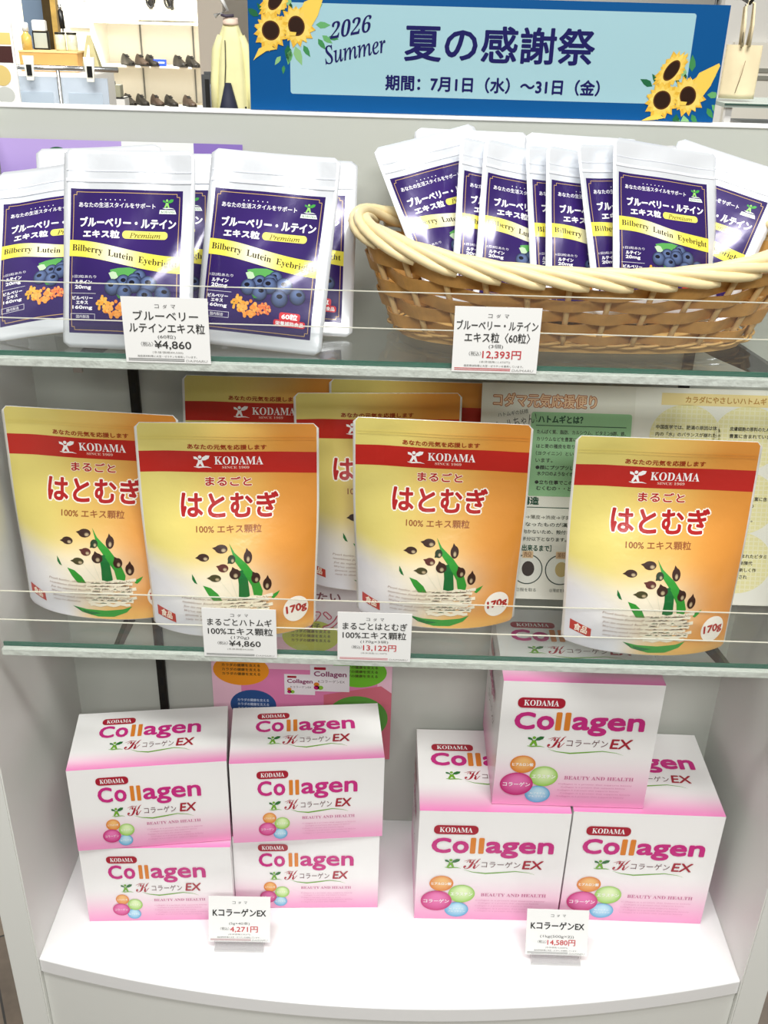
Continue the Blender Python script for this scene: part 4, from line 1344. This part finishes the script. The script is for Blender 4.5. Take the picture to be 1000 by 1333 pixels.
def shoe(material):
    r = empty('leather_shoe')
    # upper: cross sections along the length, heel at x=0, toe at x=.26
    secs = [(0, .030, .085), (.02, .036, .098), (.06, .036, .092), (.10, .037, .085), (.14, .042, .066), (.18, .046, .05), (.22, .044, .042), (.25, .03, .034), (.262, .012, .026)]
    V = []; F = []; n = 14
    for x, w, h in secs:
        for k in range(n):
            a = math.pi * k / (n - 1)
            V.append((x, w * math.cos(a) * (1 if h < .07 else .75 + .25 * (1 - math.sin(a))), .012 + (h - .012) * max(0.0, math.sin(a)) ** .7))
    for i in range(len(secs) - 1):
        for k in range(n - 1): F.append((i * n + k, i * n + k + 1, (i + 1) * n + k + 1, (i + 1) * n + k))
    F.append(tuple(range(n))); F.append(tuple((len(secs) - 1) * n + k for k in range(n))[::-1])
    mesh_obj('upper', V, F, material, r, True)
    V = []; F = []
    for z in (0, .014):
        for x, w, h in secs: V.append((x, w * 1.04, z))
        for x, w, h in secs[::-1]: V.append((x, -w * 1.04, z))
    m_ = 2 * len(secs)
    F = [tuple(range(m_)), tuple(m_ + i for i in range(m_))[::-1]] + [(i, m_ + i, m_ + (i + 1) % m_, (i + 1) % m_) for i in range(m_)]
    mesh_obj('sole', V, F, M['sole'], r)
    V, F = tube_data([(.095, .02, .085), (.11, 0, .087), (.095, -.02, .085)], .006, 6)
    tube_data([(.12, .024, .074), (.13, 0, .078), (.12, -.024, .074)], .006, 6, False, V, F)
    mesh_obj('laces', V, F, M['sole'], r, True)
    return r


sa = shoe(M['shoe']); sb = shoe(M['shoebrown'])
shoes = [(-3.385, .315, 0, 'black leather shoe, leftmost on the middle shoe shelf'), (-3.215, .315, 1, 'dark brown shoe, second from left on the middle shoe shelf'),
         (-3.095, .315, 0, 'black leather shoe beside the blue box on the middle shoe shelf'), (-2.755, .315, 0, 'black leather shoe to the right of the blue box'),
         (-2.605, .315, 0, 'black leather shoe at the right end of the middle shoe shelf'),
         (-3.40, -.128, 0, 'black leather shoe, leftmost on the lowest shoe shelf'), (-3.245, -.128, 0, 'black leather shoe, second from left on the lowest shoe shelf'),
         (-3.065, -.128, 1, 'dark brown shoe between two black ones on the lowest shoe shelf'), (-2.895, -.128, 0, 'black leather shoe right of the brown one on the lowest shoe shelf'),
         (-2.670, -.128, 1, 'dark brown shoe at the right end of the lowest shoe shelf')]
used = [False, False]
for x, z, k, lab in shoes:
    src = (sa, sb)[k]
    if used[k]: o = dup(src)
    else: o = src; used[k] = True
    o.location = (x, 12.02, z + .001); o.rotation_euler = (0, 0, R(-52)); o.scale = (1.08, 1.0, 1.3)
    tag(o, lab, 'shoe', 'shoes on the far shelves')
bb = tag(empty('blue_box', (-2.91, 11.91, .3155)), 'small bright blue box between shoes on the middle shoe shelf', 'box')
box('carton', -.075, .075, -.05, .0, 0, .075, mat('blue card', S(36, 70, 190), .5), bb, .004)
box('white_stripe', -.06, .06, -.0515, -.05, .035, .048, M['card'], bb)
# pair of black sandals hung above the top shelf
M['black'] = mat('black leather strap', S(18, 17, 17), .4)
for x0, lab in ((-2.985, 'black strappy sandal hanging at left above the top shoe shelf'), (-2.865, 'black strappy sandal hanging at right above the top shoe shelf')):
    r = tag(empty('sandal', (x0, 12.1, 1.22)), lab, 'sandal', 'black sandals on display')
    s = 1 if x0 > -2.9 else -.2
    V, F = tube_data([(s * t * .12 - .012, 0, -.30 * t) for t in (0, .2, .4, .6, .8, 1)], [.03, .034, .03, .034, .038, .02], 10)
    mesh_obj('sole', V, F, M['black'], r, True)
    pth = [(s * .08 + .05 * math.cos(a) - .01, -.03, -.19 + .09 * math.sin(a)) for a in [i * .45 for i in range(14)]]
    tube('strap', pth, .014, M['black'], r, 8, True)
    tube('display_pin', [(s * .11, .0, -.28), (s * .11, .05, -.434)], .004, M['steel'], r)

# grey-white wall poster
o = box('wall_poster', -4.16, -3.80, 12.55, 12.598, .69, 1.7, mat('pale lilac paper', S(210, 212, 222), .6)); tag(o, 'pale grey poster on the white wall left of the shoe shelves', 'poster')
A = Art(.36, 1.01); A.text('サイズ表', (.1, .70, .7, .715), S(90, 90, 96), 2); A.build('poster_print', lambda u, v, off=0: Vector((-4.16 + .36 * u, 12.549 - off, .69 + 1.01 * (1 - v))), M['paper'], o)

# service counter with a chrome rail and clear blue-grey panels
M['counter'] = mat('white counter top', S(238, 236, 232), .4)
ct = tag(empty('service_counter', (-1.75, 4.3, FZ)), 'white service counter with a chrome rail and frosted panels at the upper left', 'counter')
def ctp(o): o.parent = ct; o.location = (1.75, -4.3, -FZ); return o
ctp(box('counter_body', -2.35, -1.37, 4.05, 4.22, FZ, .53, M['counter'], None, .004))
ctp(box('rear_ledge', -2.35, -1.53, 4.22, 4.62, FZ, .684, M['counter'], None, .004))
ctp(tube('rail', [(-2.3, 4.0, .722), (-1.345, 4.0, .720)], .012, M['chrome']))
for x in (-2.2, -1.628): ctp(tube('rail_post', [(x, 4.0, FZ), (x, 4.0, .72)], .009, M['steel']))
pm = clear('frosted blue panel', (.80, .86, .92), .2, 1.3, .62, S(200, 210, 222))
for x0, x1 in ((-2.2, -1.635), (-1.62, -1.40)):
    ctp(box('clear_panel', x0, x1, 4.004, 4.009, .10, .682, pm))
    ctp(box('panel_band', x0 + .03, x1 - .03, 4.002, 4.0039, .30, .615, mat('blue grey print', S(176, 190, 204), .5)))
M['clip'] = mat('clear plastic clip', S(236, 234, 222), .25, coat=.5)
for x, lab in ((-1.755, 'white plastic card clip with a black label at left on the counter rail'), (-1.472, 'white plastic card clip with a black label at right on the counter rail')):
    r = tag(empty('card_clip', (x, 3.985, .722)), lab, 'clip', 'card clips on the counter rail')
    V = [(-.016, -.006, -.055), (.016, -.006, -.055), (.026, -.006, .05), (-.026, -.006, .05), (-.016, .004, -.055), (.016, .004, -.055), (.026, .004, .05), (-.026, .004, .05)]
    mesh_obj('jaw', V, [(0, 1, 2, 3), (7, 6, 5, 4), (0, 4, 5, 1), (1, 5, 6, 2), (2, 6, 7, 3), (3, 7, 4, 0)], M['clip'], r)
    box('black_label', -.012, .012, -.0085, -.0062, -.035, .012, M['black'], r)
o = tag(empty('cardboard_box', (-1.77, 4.42, .685)), 'low tan cardboard box standing on the service counter', 'box')
box('tray', -.145, .145, -.1, .1, 0, .088, mat('tan cardboard', S(196, 150, 84), .8, noise=.1, bscale=12), o, .002)
box('lid_edge', -.147, .147, -.102, .102, .086, .093, mat('pale card edge', S(222, 190, 130), .8), o)
# jars and cases standing on the cardboard box
for x, w, h, c, lab in ((-1.895, .05, .095, S(200, 170, 90), 'small amber bottle with white cap on the cardboard box'), ):
    r = tag(empty('amber_bottle', (x, 4.40, .778)), lab, 'bottle')
    lathe('glass_body', [(w * .5, 0), (w * .5, h * .65), (w * .25, h * .8), (w * .25, h * .9)], mat('amber glass', c, .15, coat=.5), r)
    lathe('white_cap', [(w * .3, h * .9), (w * .3, h * 1.25), (w * .2, h * 1.3)], M['card'], r)
r = tag(empty('framed_case', (-1.84, 4.46, .778)), 'small grey framed case with a white top on the cardboard box', 'case')
box('frame', -.04, .04, -.012, .012, 0, .085, M['darkmetal'], r, .002)
box('grey_panel', -.033, .033, -.014, -.012, .008, .077, mat('grey picture', S(170, 176, 168), .5), r)
box('white_top', -.035, .03, -.02, .02, .085, .135, M['card'], r, .004)
for x, lab in ((-1.725, 'small clear jar with dark lid nearest the gold post'), (-1.668, 'clear square jar with dark lid at the right end of the cardboard box')):
    r = tag(empty('clear_jar', (x, 4.40, .778)), lab, 'jar', 'clear jars on the cardboard box')
    lathe('jar_glass', [(.024, 0), (.026, .01), (.026, .07), (.022, .076)], mat('jar of pale contents', S(206, 204, 176), .15, coat=.6, noise=.35, bscale=50), r)
    lathe('dark_lid', [(.026, .076), (.026, .084)], M['darkmetal'], r)
r = tag(empty('triangular_packet', (-1.585, 4.42, .686)), 'olive and beige pyramid packet at the right end of the counter', 'packet')
V = [(-.05, -.03, 0), (.05, -.03, 0), (.05, .03, 0), (-.05, .03, 0), (-.012, 0, .165), (.008, 0, .165)]
mesh_obj('packet_body', V, [(3, 2, 1, 0), (0, 1, 5, 4), (1, 2, 5), (2, 3, 4, 5), (3, 0, 4)], mat('olive paper', S(168, 160, 118), .6, noise=.3, bscale=20), r)
mesh_obj('pale_stripe', [(-.03, -.0275, .02), (.0, -.0275, .02), (-.002, -.009, .12), (-.008, -.009, .12)], [(0, 1, 2, 3)], M['card'], r)
# mirror and ornamental gold post, black spray tube
r = tag(empty('mirror_panel', (-1.93, 4.75, FZ)), 'tall blue grey mirror panel behind the counter', 'mirror')
box('mirror_glass', -.085, .075, -.01, .01, 0, 1.75, mat('blue grey mirror', S(120, 138, 160), .12, .35), r)
box('mirror_frame', .075, .087, -.014, .014, 0, 1.75, M['card'], r)
r = tag(empty('gold_post', (-1.845, 4.66, FZ)), 'dark post with mottled gold panels behind the counter', 'post')
box('dark_core', -.032, .012, -.02, .02, 0, 1.75, mat('dark bronze', S(70, 56, 30), .35, .4, noise=.5, bscale=14), r)
box('gold_panel', .012, .04, -.024, .02, 0, 1.75, mat('mottled gold', S(200, 164, 90), .35, .3, noise=.6, bscale=16), r)
r = tag(empty('black_tube', (-1.775, 4.62, .684)), 'thin black tube on a stem beside the gold post', 'tube')
tube('stem', [(0, 0, 0), (0, 0, .20)], .004, M['chrome'], r)
tube('barrel', [(0, 0, .188), (-.004, 0, .274)], .014, M['black'], r)
tube('tip', [(-.004, 0, .274), (-.006, 0, .30)], .009, M['chrome'], r)
# menu stand, far left
r = tag(empty('menu_stand', (-1.89, 3.8, FZ)), 'white printed menu stand with small food pictures at the far left', 'sign')
box('board', -.18, .142, -.006, .006, .02, 1.368, M['card'], r)
box('foot', -.18, .142, -.1, .1, 0, .02, M['steel'], r)
A = Art(.322, 1.348)
for u0, v0, u1, v1, c in ((.6, .035, .97, .07, S(226, 196, 120)), (.6, .075, .97, .125, S(64, 30, 28)), (.6, .50, .97, .56, S(40, 36, 40)), (.6, .60, .97, .64, S(90, 50, 44))): A.rect(u0, v0, u1, v1, c, 2)
A.build('upper_menu_print', lambda u, v, off=0: Vector((-.18 + .322 * u, -.0065 - off, .02 + 1.348 * (1 - v))), M['paper'], r)
A = Art(.322, 1.348)
A.ell(.78, .165, .13, .032, S(214, 190, 120), 2, 20); A.ell(.80, .225, .13, .026, S(196, 200, 196), 2, 20)
A.text('和風カフェメニュー', (.62, .265, .96, .272), S(120, 120, 120), 2); A.text('季節のセット', (.62, .278, .96, .285), S(120, 120, 120), 2)
A.build('menu_print', lambda u, v, off=0: Vector((-.18 + .322 * u, -.0065 - off, .02 + 1.348 * (1 - v))), M['paper'], r)
# small display case on the floor behind the counter
r = tag(empty('acrylic_case', (-1.89, 6.0, FZ)), 'small clear case with grey boxes between counter and shoe shelves', 'case')
box('plinth', -.07, .06, -.06, .06, 0, .885, M['counter'], r, .003)
box('dark_base', -.062, .058, -.062, .05, .885, .892, M['black'], r)
box('grey_carton', -.055, -.015, -.04, .04, .892, .985, mat('grey carton', S(140, 146, 144), .5), r, .002)
box('olive_carton', -.005, .032, -.04, .04, .892, .965, mat('olive carton', S(170, 166, 140), .5), r, .002)
box('clear_cover', -.062, .058, -.061, -.058, .892, .990, M['acrylic'], r)


# pale yellow coat on a stand, grey bag beside it
def coat():
    r = tag(empty('yellow_coat', (-1.12, 6.0, FZ)), 'pale yellow patterned coat on a stand, left of the banner', 'coat')
    cm = mat('pale yellow cloth', S(230, 226, 172), .7, noise=.18, bscale=9, bump=.3)
    lv = [(1.345, .045), (1.335, .05), (1.30, .062), (1.24, .088), (1.10, .108), (.95, .12), (.75, .128), (.55, .13), (.45, .135)]
    V = []; F = []; n = 28
    for j, (z, w) in enumerate(lv):
        for k in range(n):
            a = 2 * math.pi * k / n
            f = 1 + (.10 * math.sin(6 * a + j * .35)) * min(1, j / 3)
            V.append((w * math.cos(a) * f, w * .6 * math.sin(a) * f, z))
    for j in range(len(lv) - 1):
        for k in range(n): F.append((j * n + k, (j + 1) * n + k, (j + 1) * n + (k + 1) % n, j * n + (k + 1) % n))
    F.append(tuple(range(n)))
    mesh_obj('body', V, F, cm, r, True)
    for s in (-1, 1):
        V, F = tube_data([(s * .06, 0, 1.27), (s * .095, 0, 1.19), (s * .115, -.01, 1.0), (s * .118, -.02, .82)], [.03, .034, .03, .028], 10)
        mesh_obj('sleeve', V, F, cm, r, True)
    lathe('collar', [(.050, 1.338), (.051, 1.350), (.047, 1.378), (.044, 1.38)], mat('pink collar', S(240, 214, 196), .7), r, 16)
    tube('dark_piping', [(-.03, -.068, 1.25), (-.032, -.074, 1.1), (-.045, -.08, .95), (-.07, -.085, .8)], .003, M['black'], r)
    tube('dark_ribbon', [(.09, -.085, .86), (.1, -.088, .8), (.086, -.088, .74), (.098, -.09, .68), (.09, -.09, .6)], .006, M['black'], r)
    lathe('navy_skirt', [(.05, .30), (.06, .85), (.02, 1.0)], mat('navy cloth', S(36, 40, 62), .7), r, 14, (-.02, -.085, 0))
    tube('stand_pole', [(0, 0, 0), (0, 0, 1.385)], .012, M['chrome'], r)
    lathe('stand_foot', [(.075, 0), (.075, .015), (.02, .02)], M['chrome'], r)
    tube('white_hanger', [(-.10, .0, 1.385), (-.02, 0, 1.42), (-.06, 0, 1.50), (-.09, 0, 1.56)], .014, M['card'], r)
    tube('dark_neck_tie', [(-.05, -.052, 1.395), (-.02, -.054, 1.388), (.03, -.05, 1.392)], .009, mat('dark tie', S(70, 62, 78), .6), r)
    return r


coat()
r = tag(empty('grey_bag', (-1.315, 6.25, FZ)), 'grey and black upright bag on a plinth, left of the yellow coat', 'bag')
bm = bmesh.new(); add_box(bm, -.055, .055, -.035, .035, .80, 1.045, 0, .018)
bm_obj('bag_body', bm, mat('charcoal felt', S(86, 88, 92), .8, noise=.2), r)
bm = bmesh.new(); add_box(bm, -.03, .0, -.0385, -.034, .80, 1.0, 0, .001)
bm_obj('black_stripe', bm, M['black'], r)
box('patterned_pocket', .004, .052, -.039, -.034, .80, .97, mat('speckled grey cloth', S(140, 148, 166), .8, noise=.4, bscale=60), r)
box('plinth', -.07, .07, -.06, .06, 0, .80, M['counter'], r)


# tote bag, hook and glass shelf on the right
def tote():
    r = tag(empty('tote_bag', (1.243, 3.0, .740)), 'beige canvas tote bag hanging from a hook, right of the banner', 'bag')
    cm = mat('beige canvas', S(206, 192, 158), .85, noise=.12, bscale=14, bump=.3)
    w0, w1, h = .066, .066, .182
    V = []; F = []; n = 20; m_ = 10
    for side in (-1, 1):
        b = len(V)
        for j in range(m_ + 1):
            for i in range(n + 1):
                u, v = i / n, j / m_
                x = (2 * u - 1) * w0 * (1 - .06 * (1 - v) * 0)
                t = .02 * (1 - abs(2 * u - 1) ** 3) * (.35 + .65 * (1 - v))
                V.append((x, side * (t + .001) + .003 * math.sin(9 * u + 3 * v), h * v))
        for j in range(m_):
            for i in range(n):
                q = (b + j * (n + 1) + i, b + j * (n + 1) + i + 1, b + (j + 1) * (n + 1) + i + 1, b + (j + 1) * (n + 1) + i)
                F.append(q if side < 0 else q[::-1])
    off = (n + 1) * (m_ + 1)
    for i in range(n): F.append((i + 1, i, off + i, off + i + 1))
    for j in range(m_):
        a = j * (n + 1); F.append((a, a + n + 1, off + a + n + 1, off + a)); a += n; F.append((a + n + 1, a, off + a, off + a + n + 1))
    mesh_obj('bag_body', V, F, cm, r, True)
    for sy in (-.014, .014):
        V, F = tube_data([(-.014, sy, .176), (-.017, sy, .24), (-.022, sy * .5, .305), (-.008, 0, .325), (.008, 0, .318), (.014, sy * .6, .25), (.012, sy, .176)], .0055, 8)
        mesh_obj('handle', V, F, cm, r, True)
    tube('seam', [(.005, -.0225, .13), (-.002, -.0235, .08), (-.014, -.0235, .02)], .0012, mat('dark seam', S(120, 104, 78), .9), r)
    return r


tote()
r = tag(empty('display_hook', (1.235, 3.42, FZ)), 'steel display hook and stand carrying the tote bag', 'hook')
tube('upright', [(0, 0, 0), (0, 0, 1.535)], .010, M['chrome'], r)
tube('arm', [(0, 0, 1.53), (0, -.32, 1.525), (0, -.42, 1.508), (0, -.45, 1.522)], .006, M['darkmetal'], r)
tube('tag_string', [(-.016, -.42, 1.506), (-.008, -.43, 1.45), (-.012, -.445, 1.38)], .0012, M['darkmetal'], r)
lathe('foot', [(.12, 0), (.12, .012), (.012, .016)], M['chrome'], r)
r = tag(empty('side_glass_shelf', (1.6, 3.05, FZ)), 'glass topped side shelf under the tote bag at the right edge', 'shelf')
box('glass_top', -.425, .5, -.15, .2, 1.166, 1.18, mat('green grey glass', S(176, 190, 182), .15), r)
box('dark_edge', -.425, .5, -.153, -.150, 1.174, 1.18, mat('dark glass edge', S(60, 84, 76), .2), r)
for x in (-.40, .45): box('leg', x - .012, x + .012, -.13, -.106, 0, 1.166, M['card'], r)
box('lower_cabinet', -.30, .5, -.12, .2, 0, 1.10, mat('lavender white cabinet', S(232, 234, 242), .5), r, .003)
r = tag(empty('wall_bars', (2.75, 6.97, FZ)), 'white fixture with two grey horizontal bars at the right edge', 'fixture')
box('panel', -.35, .5, -.03, .02, 0, 1.30, M['shelfwhite'], r)
for z in (1.055, 1.105): box('grey_bar', -.35, .5, -.045, -.03, z, z + .028, mat('grey bar', S(150, 150, 138), .5), r)
